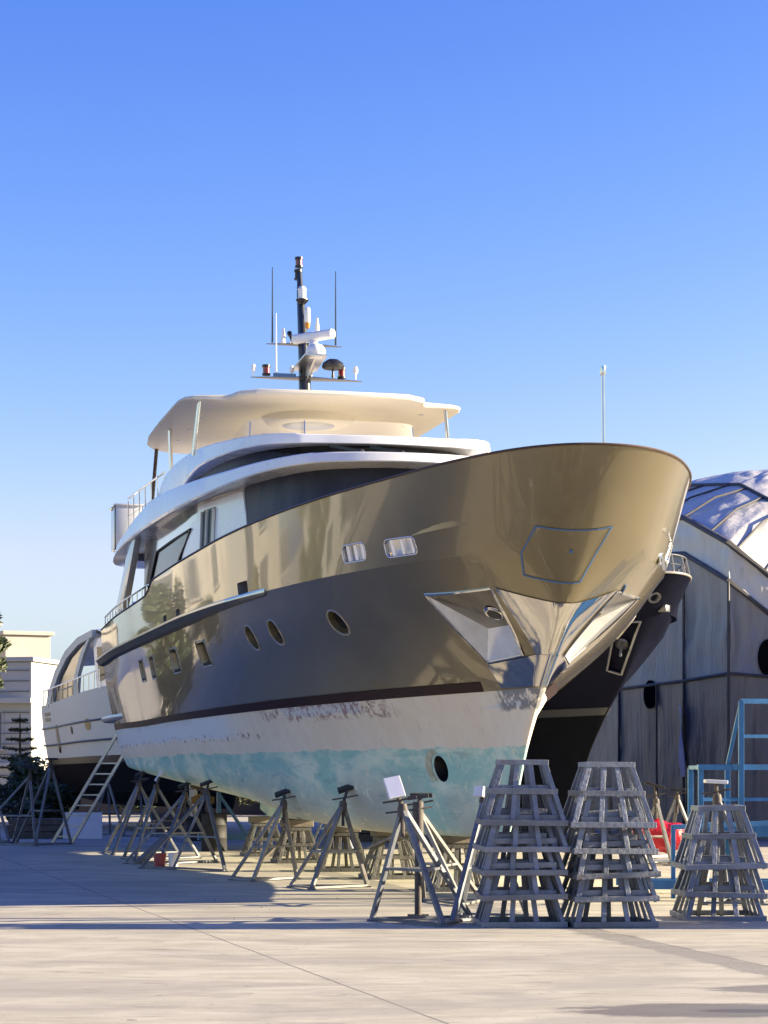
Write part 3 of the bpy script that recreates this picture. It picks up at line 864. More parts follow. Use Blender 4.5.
mlathe('amber_lamp', (-16.25, .05, 10.72), [(0, 0), (.04, .02), (.055, .1), (.055, .13), (0, .13)], M_AMBER)
# open array radar
mb = MB(); rot = Matrix.Rotation(R(20), 3, 'Z') @ Matrix.Rotation(R(14), 3, 'X')
c = Vector((-15.5, .02, 10.43))
ring = rounded_rect(.17, .19, .06, 4); rows = []
d = Vector((-.78, -.62, 0)).normalized(); side = d.cross(Vector((0, 0, 1))).normalized(); upv = side.cross(d)
for s in (-.5, -.48, .48, .5):
    k = .9 if abs(s) > .49 else 1
    rows.append([c + d*s + side*x*k + upv*y*k for x, y in ring])
mb.loft(rows); rad = mb.build('radar_scanner', M_WHITE, mast, 40)
mlathe('radar_pedestal', (-15.5, .02, 10.12), [(0, 0), (.1, 0), (.09, .22), (.06, .26), (0, .26)], M_WHITE, rad)
mlathe('satellite_dome', (-15.25, .02, 9.95), [(0, 0), (.13, 0), (.16, .04), (.2, .1), (.195, .17), (.14, .26), (0, .31)], M_WHITE, None, (0, 0, 1), 20)
mb = MB(); mb.prism([(-16.3, -.28, 9.88), (-15.0, -.24, 9.97), (-15.0, .2, 9.97), (-16.3, .24, 9.88)], (0, 0, .03)); mb.prism([(-16.3, -.02, 9.6), (-15.2, -.02, 9.95), (-16.3, -.02, 9.93)], (0, .04, 0)); mb.build('dome_bracket', M_BRUSH, mast, 30)
mlathe('black_dome', (-15.9, .50, 9.83), [(0, .0), (.05, .02), (.2, .05), (.23, .09), (.2, .17), (.1, .235), (0, .25)], M_BLACK, None, (0, 0, 1), 20)
mlathe('dome_stalk', (-15.9, .50, 9.7), [(0, 0), (.03, 0), (.02, .14), (0, .14)], M_BLACK)
for (v, z, h) in ((1.06, 9.74, .16), (-1.03, 9.74, .2), (.28, 9.74, .16), (-.12, 9.74, .15)):
    mlathe('gps_antenna', (-16.2, -v, z), [(0, 0), (.015, 0), (.015, h*.55), (.045, h*.6), (.05, h), (.03, h + .06), (0, h + .07)], M_WHITE)
for (u, v, z0, z1, r, m) in ((-16.4, .64, 10.45, 11.97, .012, M_MAST), (-16.4, -.66, 10.45, 11.95, .012, M_MAST), (-16.2, .60, 9.75, 11.0, .012, M_WHITE), (-16.4, .42, 10.45, 10.75, .03, M_WHITE), (-16.0, -.2, 10.6, 10.9, .025, M_CREAM)):
    mb = MB(); mb.tube([(u, -v, z0), (u, -v, z0 + .14), (u, -v, z1)], [r*1.8, r*1.6, r*.8], 7); mb.build('whip_antenna', m, mast, 40)
mb = MB(); mb.tube([(-16.4, -.26, 10.45), (-16.4, -.26, 10.56), (-16.3, -.30, 10.62)], .03, 8); mb.lathe((-16.3, -.3, 10.6), [(0, 0), (.045, 0), (.05, .1), (0, .1)], 10, (1, -.3, .2)); mb.build('horn', M_BLACK, mast, 40)
mb = MB(); mb.box((-16.02, -.46, 9.735), (.02, .46, .075)); mb.build('blue_wrap', M_TAPE, mast)

# ------------------------------------------------------------------ DARK YACHT behind, to port
M_DARK = mat('dark_navy_paint', (.006, .007, .016), .5, spec=.05, var=.3, vscale=.6)
M_PROPS = mat('dull_rail', (.16, .16, .17), .4, metal=.6)
M_DARKB = mat('black_antifouling', (.004, .005, .009), .7, spec=.1, var=.3)
M_DGREY = mat('dark_grey_band', (.05, .052, .062), .4)
K2 = 1.08
import copy
def shorter(lv):
    c = copy.copy(lv); c.ue = -15.5; return c
TOPD = [shorter(l) for l in TOP]; BOTD = [shorter(l) for l in BOT]
def narrow(me):
    for v in me.vertices: v.co.y *= .8
    return me
dark = thing('motor_yacht', 'dark navy motor yacht showing only its bow behind the bronze yacht', 'yacht', (5.107, 52.6, 0), -(PI/2 - R(23)))
dm = narrow(topsides_mb(TOPD, k=K2).mesh('hull', [M_DARK, M_DARK, M_BLACK]))
tree_d = BVHTree.FromPolygons([v.co for v in dm.vertices], [p.vertices for p in dm.polygons])
cutd = []
q = [Vector(p)*K2 for p in ((1.55, -.58, 4.82), (1.76, -.13, 4.80), (.88, -.10, 3.72), (.67, -.32, 3.83))]
out = Vector((.55, -.5, -.65))
bm = bmesh.new()
for p in q: bm.verts.new(p + out*.3); bm.verts.new(p - out*.12)
bmesh.ops.convex_hull(bm, input=bm.verts); cme = bpy.data.meshes.new('cut'); bm.to_mesh(cme); bm.free()
for m in (M_DARK, M_DARK, M_BLACK): cme.materials.append(m)
dm2 = boolean_cut(dm, [cme])
for p in dm2.polygons: p.use_smooth = True
dm2.set_sharp_from_angle(angle=R(24))
link('hull', dm2, dark)
bd_ = link('hull_bottom', narrow(bottom_mb(BOTD, k=K2).mesh('hull_bottom', M_DARKB, 35)), dark)
mb = MB()
pts = []
for a, b in ((0, 1), (1, 2), (2, 3), (3, 0)):
    pts += [tree_d.find_nearest(q[a].lerp(q[b], i/8))[0] + out*.01 for i in range(8)]
mb.tube(pts, .03, 6, closed=True); rec = mb.build('anchor_recess_rim', mat('dim_steel', (.25, .25, .26), .3, metal=.8), dark, 40)
cq = (q[0] + q[1] + q[2] + q[3])/4 - out*.10
mb = MB(); mb.lathe(cq, [(0, 0), (.1, 0), (.13, .04), (.16, 0)], 16, out); mb.bar(cq, cq + Vector((.1, -.1, -.28)), .05); mb.build('anchor', M_PROPS, rec, 40)
mb = MB()
for sg in (1, -1):
    r_ = []
    rw = lines(TOPD, 72, 6, breaks=(2,)); 
    for p, p2 in zip(rw[0], rw[1]):
        up = (p2 - p)*(.16/max((p2 - p).z, .01)); e = [p*K2 + Vector((.012, 0, 0)), (p + up)*K2 + Vector((.012, 0, 0))]; e = [Vector((x.x, x.y*.8 - .02, x.z)) for x in e]
        r_.append(e if sg > 0 else [mir(x) for x in e])
    mb.grid(r_)
mb.build('boot_stripe', M_DGREY, dark, 30)
# rail cap and bow guard rail
NT2 = 60
pathd = [TOPD[-1].at(i/(NT2-1))*K2 for i in range(NT2)]
for p in pathd: p.y *= .8
fulld = [mir(p) for p in reversed(pathd)] + pathd[1:]
mb = MB(); mb.tube([p + Vector((0, 0, .01)) for p in fulld], .03, 8); mb.build('cap_rail', mat('pale_rail', (.30, .28, .25), .35, coat=.4), dark, 50)
mb = MB()
inner = [Vector((p.x*1. - .12, p.y*.96, p.z + .42)) for p in fulld]
mb.tube(inner, .02, 8); mb.tube([p - Vector((0, 0, .2)) for p in inner], .012, 6)
acc = 0
for a, b, c in zip(fulld, fulld[1:], inner[1:]):
    acc += (b - a).length
    if acc > .42: mb.tube([b, c], .022, 6); acc = 0
mb.build('bow_guard_rail', M_PROPS, dark, 40)
p_, n_, i_, d_ = tree_d.find_nearest(Vector((2.2, -.06, 5.27))*K2)
mb = MB(); mb.lathe(p_, [(.09, 0), (.14, .0), (.15, .03), (.1, .03), (.09, .0)], 18, n_); mb.build('fairlead_ring', M_PROPS, dark, 40)
p_, n_, i_, d_ = tree_d.find_nearest(Vector((1.94, .30, 5.07))*K2)
mb = MB(); mb.box(p_, (.22, .22, .16), Matrix.Rotation(.6, 3, 'Z')); mb.build('fairlead_block', M_PROPS, dark, 30, .02)
mb = MB()
hs = ring_of([(u*K2, v*K2, 5.2*K2) for u, v in ((-6.5, 0), (-6.8, 1.0), (-8, 1.6), (-14.5, 1.8))] + [(-14.5*K2, 0, 5.2*K2)])
mb.loft([hs, [Vector((p.x - .9 if p.x > -9 else p.x, p.y*.9, 6.75)) for p in hs]]); mb.build('deckhouse', M_WHITE, dark, 30)
mb = MB(); mb.prism([(-3.5, -.17, .9), (-15, -.17, .9), (-15, -.17, 1.9), (-3.5, -.17, 1.5)], (0, .34, 0)); mb.build('keel', M_DARKB, dark)

M_SMOKE = mat('brown_tinted_glazing', (.10, .085, .06), .08, coat=.5)
# ------------------------------------------------------------------ WHITE YACHT far left
wy = thing('motor_yacht', 'white motor yacht with an arched open cockpit behind the ladder', 'yacht', (-9.4, 79.0, 0), -(PI/2 - R(22)))
# local: x forward from the stern, y port
W2 = lambda x: None
def wlevel(z0, z1, b, tail=.92): 
    return [(14.*(i/24), z0 + (z1 - z0)*(i/24)**1.4, b*(tail + (1-tail)*min(1, i/9))*(1 - max(0, (i/24 - .35)/.65)**2.2)) for i in range(25)]
LV = [wlevel(.75, .75, .35), wlevel(1.15, 1.3, 1.9), wlevel(2.1, 2.2, 2.45), wlevel(2.3, 2.45, 2.5), wlevel(3.3, 3.7, 2.68), wlevel(4.1, 5.0, 2.75)]
def wl_rows(a, b):
    rows = []
    for L_ in LV[a:b+1]: rows.append([Vector((x + (z - 2)*.55*(x/14)**2, -v, z)) for x, z, v in L_])
    return rows
for nm, a, b, m in (('hull_bottom', 0, 2, M_DARKB), ('boot_stripe', 2, 3, M_BLACK), ('hull', 3, 5, M_CREAM)):
    rows = wl_rows(a, b); mb = MB(); cols = []
    for i in range(25):
        s = [r[i] for r in rows]; cols.append(s + [mir(p) for p in reversed(s)])
    mb.loft(cols, cap=True) if nm == 'hull' else mb.loft(cols)
    o_ = mb.build(nm, m, wy, 30)
    if nm == 'hull': wh_hull = o_
for z0, z1, dv in ((3.32, 3.72, .015), (2.75, 3.0, .03)):
    L_ = wlevel(z0, z1, 2.68 if z0 > 3 else 2.6); mb = MB()
    mb.tube([Vector((x + (z - 2)*.55*(x/14)**2, -(v + dv), z)) for x, z, v in L_], .035, 6); mb.build('styling_line', M_DGREY, wy, 40)
tree_w = BVHTree.FromPolygons([v.co for v in wh_hull.data.vertices], [p.vertices for p in wh_hull.data.polygons])
for (x, z, w, h) in ((2.3, 2.95, .42, .95), (6.6, 3.35, .5, .36), (4.6, 3.2, .3, .26), (1.0, 3.62, .9, .12), (1.0, 3.80, .9, .12)):
    mb = MB(); pts = []
    for a, b in rounded_rect(w, h, min(w, h)*.48, 5):
        p, n, i, d = tree_w.ray_cast(Vector((x + a, -9, z + b)), Vector((0, 1, 0))); pts.append(p + Vector((0, -.012, 0)))
    mb.prism(pts, (0, .03, 0)); mb.build('hull_window', M_GLASS, wy, 30)
# cockpit arch: swept side frames and hardtop
for sg in (1, -1):
    mb = MB()
    out_ = [(.2, 3.95), (.7, 4.6), (1.6, 5.25), (3.0, 5.85), (4.6, 6.2), (6.5, 6.35), (6.5, 6.12), (4.7, 5.96), (3.2, 5.6), (2.0, 5.05), (1.2, 4.5), (.8, 3.95)]
    mb.prism([(x, -2.45*sg, z) for x, z in out_], (0, .14*sg, 0)); mb.build('arch_frame', M_CREAM, wy, 40)
    mb = MB(); mb.prism([(x, -2.44*sg, z) for x, z in ((4.0, 4.3), (4.2, 5.0), (5.0, 5.7), (5.9, 6.1), (6.15, 6.1), (5.35, 5.6), (4.65, 5.0), (4.5, 4.3))], (0, .12*sg, 0)); mb.build('arch_strut', M_CREAM, wy, 40)
    mb = MB(); mb.prism([(x, -2.3*sg, z) for x, z in ((6.0, 6.1), (6.6, 4.3), (9.6, 4.7), (8.9, 5.4), (7.8, 6.05))], (0, .1*sg, 0)); mb.build('saloon_side', M_WHITE, wy, 30)
    mb = MB(); mb.prism([(x, -2.33*sg, z) for x, z in ((6.6, 5.8), (6.9, 4.7), (9.0, 4.9), (7.9, 5.75))], (0, .05*sg, 0)); mb.build('saloon_window', M_TINT, wy, 30)
    mb = MB(); P = [Vector((x, -2.6*sg, 4.0 + .06*x + .55)) for x in np.linspace(.6, 8, 12)]
    mb.tube(P, .025, 6)
    for p in P: mb.tube([(p.x, p.y, p.z - .6), p], .018, 5)
    mb.build('side_rail', M_STEEL, wy, 40)
for sg in (1, -1):
    mb = MB(); mb.prism([(x, -2.35*sg, z) for x, z in ((1.0, 4.2), (4.1, 4.4), (4.4, 5.1), (5.2, 5.8), (5.9, 6.15), (4.6, 6.0), (3.1, 5.6), (1.9, 5.0))], (0, .03*sg, 0)); mb.build('cockpit_glazing', M_SMOKE, wy)
mb = MB(); rows = []
for x, z in ((2.0, 5.45), (3.0, 5.86), (4.6, 6.21), (6.5, 6.36), (7.8, 6.15), (8.9, 5.5), (9.7, 4.75)): rows.append([(x, -2.32 + 4.64*k/8, z + .16*math.sin(PI*k/8)) for k in range(9)])
mb.grid(rows); mb.grid([[(p[0], p[1], p[2] - .12) for p in r] for r in rows]); mb.build('hardtop', M_WHITE, wy, 30)
mb = MB(); mb.box((5.6, 0, 4.7), (.9, 2.2, .9)); mb.box((2.2, 0, 4.3), (.7, 3.2, .55)); mb.build('cockpit_seat', M_WHITE, wy, 30, .06)
mb = MB(); mb.lathe((6.6, -.9, 6.3), [(0, 0), (.3, 0), (.42, .2), (.47, .5), (.42, .75), (.25, .95), (0, 1.02)], 20); mb.build('satellite_dome', M_WHITE, wy, 60)

# ------------------------------------------------------------------ stands
M_PROP = mat('galvanised_prop', (.17, .18, .20), .5, metal=.2, var=.3, vscale=7, bump=.15, bscale=30)
M_PROPD = mat('rusty_screw', (.075, .06, .052), .65, var=.4, vscale=12)
M_PROPL = mat('pale_steel_prop', (.23, .22, .205), .55, metal=.1, var=.3, vscale=6)
M_BLOCK = mat('rubber_pad', (.018, .017, .018), .7, var=.3)
M_WOOD = mat('weathered_wood', (.19, .16, .13), .75, var=.35, vscale=4, bump=.3, bscale=12, stretch=(.4, 3, 3))
M_PLATE = mat('bare_plate', (.70, .70, .70), .35, metal=.6, var=.1)
M_WPAD = mat('white_pad', (.72, .72, .72), .6, var=.08)

for m_ in (M_PROP, M_PROPL): weather(m_, .3)
def make_prop(label, feet, apex, pad, padn, metal, padmat, screw=M_PROPD, ring=.42, group='steel tripod props under the yachts', pad_size=(.34, .2), wing=True, name='tripod_prop', roll=0.):
    c = sum((Vector((*f, 0)) for f in feet), Vector())/3
    t = thing(name, label, 'boat stand', (c.x, c.y, 0), 0, group)
    A = Vector(apex) - c; F_ = [Vector((*f, .03)) - c for f in feet]; Pd = Vector(pad) - c
    for f in F_:
        mb = MB(); d = (A - f).normalized(); mb.bar(f, A - d*.05, .065, .05); mb.box((f.x, f.y, .012), (.13, .11, .02))
        mb.build('leg', metal, t, None, .006)
    mb = MB()
    G_ = [f.lerp(A, ring) for f in F_]
    for k in range(3): mb.bar(G_[k], G_[(k+1) % 3], .05, .03)
    mb.build('brace', metal, t)
    mb = MB()
    B_ = [Vector((f.x, f.y, .03)) for f in F_]
    for k in range(3): mb.bar(B_[k], B_[(k+1) % 3], .06, .03)
    mb.build('base_frame', metal, t)
    mb = MB(); mb.lathe(A + Vector((0, 0, -.12)), [(0, 0), (.06, 0), (.065, .1), (.05, .16), (0, .16)], 10)
    mb.tube([A - Vector((0, 0, .35)), A, Pd], .026, 8)
    sc = mb.build('screw_post', screw, t, 40)
    if wing:
        mb = MB(); mid = A.lerp(Pd, .35); mb.tube([mid + Vector((-.2, .03, -.03)), mid, mid + Vector((.2, -.03, .04))], .014, 6); mb.build('screw_handle', screw, sc)
    n = Vector(padn).normalized(); u = (n.cross(Vector((0, 1, 0))) if abs(n.z) > .75 else Vector((0, 0, 1)).cross(n)).normalized(); w = n.cross(u); u, w = (u*math.cos(roll) + w*math.sin(roll)), (w*math.cos(roll) - u*math.sin(roll))
    mb = MB(); rot = Matrix((u, w, n)).transposed()
    mb.box(Pd, (pad_size[0], pad_size[1], .05), rot); mb.build('pad', padmat, t, None, .008)
    return t
PG = 'steel tripod props under the yachts'
make_prop('grey tripod prop with a bright square plate tilted at its top, nearest the camera', ((-.14, 27.3), (.68, 26.25), (1.05, 27.75)), (.22, 27.0, 1.37), (.12, 27.0, 1.60), (.2, -.9, .4), M_PROP, M_PLATE, pad_size=(.21, .27), ring=.45, roll=R(12))
make_prop('pale tripod prop close behind the one with the bright plate', ((.55, 31.6), (1.05, 30.3), (1.35, 31.4)), (.44, 30.5, 1.31), (.50, 30.5, 1.48), (0, -.1, 1), M_PROPL, M_BLOCK, ring=.4, pad_size=(.3, .14))
make_prop('grey tripod prop with a white pad, half hidden behind the left tall trestle stack', ((.81, 26.95), (1.75, 27.9), (.95, 28.3)), (1.22, 27.75, 1.46), (1.15, 27.55, 1.55), (-.5, -.85, .2), M_PROP, M_WPAD, pad_size=(.13, .13), wing=False)
def near(feet, r): return tuple((x*r, y*r) for x, y in feet)
for lab, feet, r, apex, pad, padn, metal, pm, kw in (
  ('tripod prop with sunlit feet carrying the bilge under the bow quarter', ((-1.5, 36.7), (-1.14, 35.9), (-.27, 36.7)), .968, (-.635, 35.3, 1.31), (-.56, 35.62, 1.555), (-.35, -.35, 1), M_PROPL, M_BLOCK, {}),
  ('slim tripod prop carrying the bilge beside the timber block on a trestle', ((-2.6, 38.9), (-2.2, 38.3), (-1.50, 39.2)), .975, (-1.66, 37.7, 1.30), (-1.66, 38.02, 1.47), (-.4, -.3, 1), M_PROPL, M_BLOCK, {}),
  ('tripod prop leaning over the red and white bucket', ((-4.75, 44.6), (-4.08, 44.2), (-3.0, 43.0)), .957, (-3.30, 42.35, 1.42), (-3.28, 42.6, 1.62), (-.4, -.2, 1), M_PROP, M_BLOCK, {}),
  ('tripod prop between the bucket prop and the two stern props', ((-5.15, 45.4), (-4.40, 44.6), (-3.4, 46.2)), .99, (-3.95, 45.2, 1.38), (-3.95, 45.5, 1.57), (-.4, -.2, 1), M_PROP, M_BLOCK, {}),
  ('tripod prop with a pale slanting pad under the stern', ((-5.6, 49.0), (-5.25, 48.0), (-4.0, 49.3)), .97, (-4.72, 47.2, 1.52), (-4.66, 47.42, 1.76), (-.8, -.2, .6), M_PROP, M_WPAD, dict(pad_size=(.12, .34), wing=False)),
  ('aftmost tripod prop under the bronze yacht, nearest the white panel', ((-6.4, 52.3), (-6.01, 50.5), (-4.7, 51.8)), .985, (-5.45, 50.6, 1.55), (-5.40, 50.9, 1.80), (-.4, -.2, 1), M_PROP, M_BLOCK, {})):
    make_prop(lab, near(feet, r), apex, pad, padn, metal, pm, **kw)
# port side and other boats
make_prop('prop with a dark head beside the red tarpaulin', ((4.95, 44.6), (5.55, 43.8), (5.7, 45.2)), (5.32, 44.5, 1.25), (5.3, 44.6, 1.55), (.3, 0, 1), M_PROPL, M_BLOCK, screw=M_PROPD, pad_size=(.4, .3))
make_prop('distant prop right of the red tarpaulin against the silver tent', ((5.6, 47.5), (6.6, 47.4), (6.1, 48.4)), (6.15, 47.8, 1.3), (6.15, 47.8, 1.45), (0, 0, 1), M_PROPL, M_BLOCK)
make_prop('prop with a flat plate seen above the short trestle stack', ((4.3, 30.7), (5.1, 30.6), (4.75, 31.5)), (4.52, 30.9, 1.45), (4.50, 30.9, 1.66), (.05, 0, 1), M_PROP, M_WPAD, pad_size=(.3, .26))
make_prop('heavy grey prop with a black block, far left beside the ladder', ((-8.6, 56.2), (-7.9, 57.5), (-9.3, 57.6)), (-8.32, 56.9, 2.0), (-8.30, 56.9, 2.15), (0, 0, 1), M_PROP, M_BLOCK, pad_size=(.3, .3), wing=False)
make_prop('heavy grey prop with spread legs and a dark block at the left edge', ((-10.4, 56.9), (-8.55, 55.9), (-9.5, 58.4)), (-8.75, 56.3, 1.72), (-8.75, 56.3, 1.95), (0, 0, 1), M_PROP, M_BLOCK, pad_size=(.34, .34), wing=False)
make_prop('grey prop with its foot at the left edge of the yard', ((-11.0, 60), (-9.8, 59.5), (-10.3, 61)), (-10.2, 60, 1.1), (-10.2, 60, 1.25), (0, 0, 1), M_PROP, M_BLOCK, pad_size=(.36, .36), wing=False)
for k, (x, y, h, lab) in enumerate(((-8.0, 66, 1.6, 'prop under the white yacht just right of the white panel'), (-6.9, 64.5, 1.5, 'prop under the white yacht seen between the stern props'), (-1.2, 52, 1.2, 'prop in the shade far under the bronze yacht'), (1.2, 50.5, 1.3, 'dim prop behind the crossed lashing rods'))):
    make_prop(lab, ((x - .5, y), (x + .5, y - .3), (x, y + .6)), (x, y, h), (x, y, h + .16), (0, 0, 1), M_PROP, M_BLOCK)
# adjustable post between the two nearest props
ps = thing('adjustable_post', 'dark rusty screw post with a small crosshead standing between two tripod props', 'boat stand', (.42, 28.07, 0))
mb = MB(); mb.tube([(0, 0, .02), (0, 0, 1.0)], .045, 10); mb.tube([(0, 0, 1.0), (0, 0, 1.42)], .07, 10); mb.box((0, 0, .015), (.26, .26, .03)); mb.build('post', M_PROPD, ps, 40)
mb = MB(); mb.box((0, 0, 1.48), (.26, .1, .05), Matrix.Rotation(R(-8), 3, 'Y')); mb.build('crosshead', M_PROPD, ps, None, .005)
mb = MB(); mb.tube([(-.4, 0, 1.28), (0, -.06, 1.33), (.17, 0, 1.36)], .013, 6); mb.build('screw_handle', M_PROPD, ps)

# ---- trestles: square pyramids of bars
M_TRES = mat('grey_painted_bar', (.20, .215, .245), .5, metal=.15, var=.28, vscale=5, bump=.2, bscale=25)
M_TREW = mat('pale_trestle_paint', (.125, .12, .112), .65, var=.3, vscale=5, bump=.2, bscale=20)
weather(M_TRES, .32, (.12, .075, .05), 6., .60, .72); weather(M_TREW, .3)
def trestle_meshes(H, wb, wt, m, fr=(.5,)):
    D = {}
    def ring(z, w, h=.065, t=.035):
        mb = MB(); e = w/2
        for a, b in (((-e, -e), (e, -e)), ((e, -e), (e, e)), ((e, e), (-e, e)), ((-e, e), (-e, -e))):
            d = Vector((b[0]-a[0], b[1]-a[1], 0)).normalized()
            mb.bar(Vector((*a, z)) - d*(t*.48), Vector((*b, z)) + d*(t*.48 - t), t, h)
        return mb.mesh('ring', [m], None, .004)
    D['top_frame'] = ring(H - .03, wt + .03, .06, .04)
    D['middle_frame'] = ring(H*.52, wb + (wt - wb)*.52 + .03)
    D['base_frame'] = ring(.035, wb + .03)
    D['legs'] = []
    for s in range(4):
        rot = Matrix.Rotation(s*PI/2, 3, 'Z')
        for k in range(3):
            f = -.5 + k/3
            if k == 0: a = Vector((f*wb, -wb/2, .0)); b = Vector((f*wt, -wt/2, H - .05))
            else: a = Vector((f*wb*.96, -wb/2, .0)); b = Vector((f*wt*.92, -wt/2, H - .05))
            mb = MB(); mb.bar(rot @ a, rot @ b, .058 if k else .062, .03 if k else .05, rot @ Vector((0, -1, .3)))
            D['legs'].append(mb.mesh('leg', [m], None, .004))
    return D
D1 = trestle_meshes(.76, .93, .50, M_TRES)
D2 = trestle_meshes(.70, .86, .44, M_TREW)
TG = 'nested square trestles in three stacks'
def make_trestle(D, loc, rz, label, group, tilt=(0, 0)):
    t = thing('trestle', label, 'trestle', loc, rz, group); t.rotation_euler = (tilt[0], tilt[1], rz)
    for k in ('top_frame', 'middle_frame', 'base_frame'): link(k, D[k], t)
    for me in D['legs']: link('leg', me, t)
    return t
ordw = {5: ['bottom', 'second from the bottom', 'middle', 'second from the top', 'topmost'], 3: ['bottom', 'middle', 'topmost']}
rng = random.Random(3)
for (cx, cy, n, rz, dz, nm) in ((1.59, 26.58, 5, R(5), (0, .32, .60, .87, 1.17), 'left tall stack nearest the tripods'), (2.60, 26.58, 5, R(6), (0, .30, .57, .84, 1.14), 'right tall stack beside the short one'), (4.06, 27.75, 3, R(2), (0, .27, .62), 'short stack in front of the blue scaffold')):
    for k in range(n):
        make_trestle(D1, (cx + rng.uniform(-.025, .025), cy + rng.uniform(-.02, .02), dz[k]), rz + R(rng.uniform(-3.5, 3.5)), 'grey square trestle, %s in the %s' % (ordw[n][k], nm), TG, (R(rng.uniform(-1, 1)), R(rng.uniform(-2.2, 2.2)) if k else 0))
# keel trestles with timber blocks
KG = 'trestles carrying timber blocks under the keel'
for k, (x, y, top, lab, rz) in enumerate(((1.12, 34.6, .84, 'pale trestle under the forefoot, beside the left tall stack', .2), (.12, 38.6, .845, 'pale trestle under the keel behind the nearest tripod prop', .25),
        (-.76, 41.6, .85, 'pale trestle under the keel seen through the sunlit tripod prop', .15), (-1.75, 45.6, .86, 'pale trestle under the keel with a timber plank leaning on it', .2), (-2.6, 49.3, .86, 'shaded trestle under the after keel', .2))):
    make_trestle(D2, (x, y, 0), rz, lab, KG)
    hb = top - .705
    mb = MB(); mb.box((0, 0, hb/2 + .004), (.62, .40, hb - .01)); b_ = mb.build('timber_block', M_WOOD, None, None, .012); b_.location = (x, y, .702); b_.rotation_euler = (0, 0, rz + .05)
    tag(b_, ['timber block on the trestle under the forefoot', 'timber block on the keel trestle behind the nearest prop', 'timber block on the trestle behind the sunlit prop', 'timber block on the trestle with a leaning plank', 'timber block on the shaded after keel trestle'][k], 'block', 'timber blocks under the keel')
mb = MB(); mb.bar((0, 0, .04), (.62, .3, .62), .12, .05); o = mb.build('plank', M_WOOD, None, None, .005); o.location = (-2.45, 45.1, 0); tag(o, 'pale plank leaning against a trestle under the keel', 'plank')
mb = MB(); mb.bar((0, 0, .06), (.55, .9, .62), .16, .05); o = mb.build('plank', M_WOOD, None, None, .005); o.location = (-4.75, 43.9, 0); tag(o, 'dark plank leaning in the feet of the prop by the bucket', 'plank')
# crossed lashing rods
for k, (a, b, lab) in enumerate((((-.3, 36.6, 1.0), (.75, 34.5, .6), 'thin rod sloping down to the right from the sunlit tripod prop'), ((-.25, 35.4, .62), (.6, 33.8, 1.06), 'thin rod sloping up to the right behind the sunlit tripod prop'))):
    mb = MB(); mb.tube([(0, 0, 0), Vector(b) - Vector(a)], .016, 6); o = mb.build('lashing_rod', M_PROPL, None, 40); o.location = a; tag(o, lab, 'rod', 'crossed rods between props')

# bucket, white panel, ladder
bk = thing('bucket', 'red and white paint bucket on the concrete among the tripod props', 'bucket', (-4.30, 43.7, 0))
mb = MB(); mb.lathe((0, 0, 0), [(0, 0), (.1, 0), (.125, .22), (.12, .25), (.11, .25), (.09, .04), (0, .04)], 18); mb.build('pail', mat('red_pail', (.35, .05, .05), .4, var=.2), bk, 40)
mb = MB(); mb.lathe((.27, -.1, 0), [(0, 0), (.085, 0), (.1, .24), (.09, .26), (0, .26)], 18); mb.build('white_pail', mat('white_pail_plastic', (.7, .66, .6), .4, var=.1), bk, 40)
mb = MB(); mb.tube([(.12*math.cos(a), 0, .23 + .13*math.sin(a)) for a in np.linspace(0, PI, 12)], .006, 5); mb.build('handle', M_BRUSH, bk)
mb = MB(); mb.box((0, 0, .36), (1.05, .03, .72), Matrix.Rotation(R(-9), 3, 'X')); o = mb.build('panel', mat('white_board', (.66, .68, .72), .5, var=.06), None, None, .004); o.location = (-8.15, 61.6, 0.02); o.rotation_euler = (0, 0, .1)
tag(o, 'plain white board leaning behind the foot of the ladder', 'board')
def make_ladder(a, b, w, n, label):
    a = Vector(a); b = Vector(b); t = thing('ladder', label, 'ladder', a)
    d = b - a; side = Vector((d.y, -d.x, 0)).normalized() if abs(d.x) + abs(d.y) > .01 else Vector((1, 0, 0))
    side = w
    for s in (-.5, .5):
        mb = MB(); mb.bar(side*s, d + side*s*.92, .045, .08); mb.build('rail', M_ALU, t)
    for k in range(n):
        f = (k + .7)/n; mb = MB(); mb.bar(d*f - side*.48, d*f + side*.48, .04, .035); mb.build('rung', M_ALU, t)
    return t
M_ALU = mat('aluminium', (.45, .44, .43), .35, metal=.7, var=.15)
make_ladder((-8.2, 58.0, 0), (-6.35, 56.9, 2.92), Vector((.52, -.18, 0)), 11, 'aluminium ladder leaning up to the stern of the bronze yacht')

# blue steel scaffolding, right
M_BLUE = mat('blue_steel', (.035, .15, .34), .4, var=.22, vscale=5, metal=.1)
def frame_thing(name, label, cat, loc, segs, rz=0, m=M_BLUE, w=.07, part='bar'):
    t = thing(name, label, cat, loc, rz)
    for (nm, a, b, ww) in segs:
        mb = MB(); mb.bar(a, b, ww); mb.build(nm, m, t, None, .004)
    return t
sx, sy = 5.08, 32.4
segs = []
for (x, y, z0, z1) in ((.0, 0, 0, 2.8), (1.5, .3, 0, 2.8), (.0, 1.3, 0, 1.9), (1.5, 1.6, 0, 2.8), (-.56, 1.2, 0, 1.86), (-.56, .1, 0, 1.86)):
    segs.append(('post', (x, y, z0), (x, y, z1), .075))
for (a, b, ww) in (((0, 0, 2.8), (1.5, .3, 2.8), .07), ((0, 0, 2.3), (1.5, .3, 2.3), .05), ((-.62, 0, 1.86), (1.5, .3, 1.86), .08), ((-.56, .1, 1.4), (1.5, .5, 1.4), .05), ((-.56, .1, 1.86), (-.56, 1.2, 1.86), .06), ((0, 0, 2.8), (0, 1.3, 1.9), .05), ((1.5, .3, 2.8), (1.5, 1.6, 2.8), .06), ((0, 1.3, 1.86), (1.5, 1.6, 1.86), .06)):
    segs.append(('rail', a, b, ww))
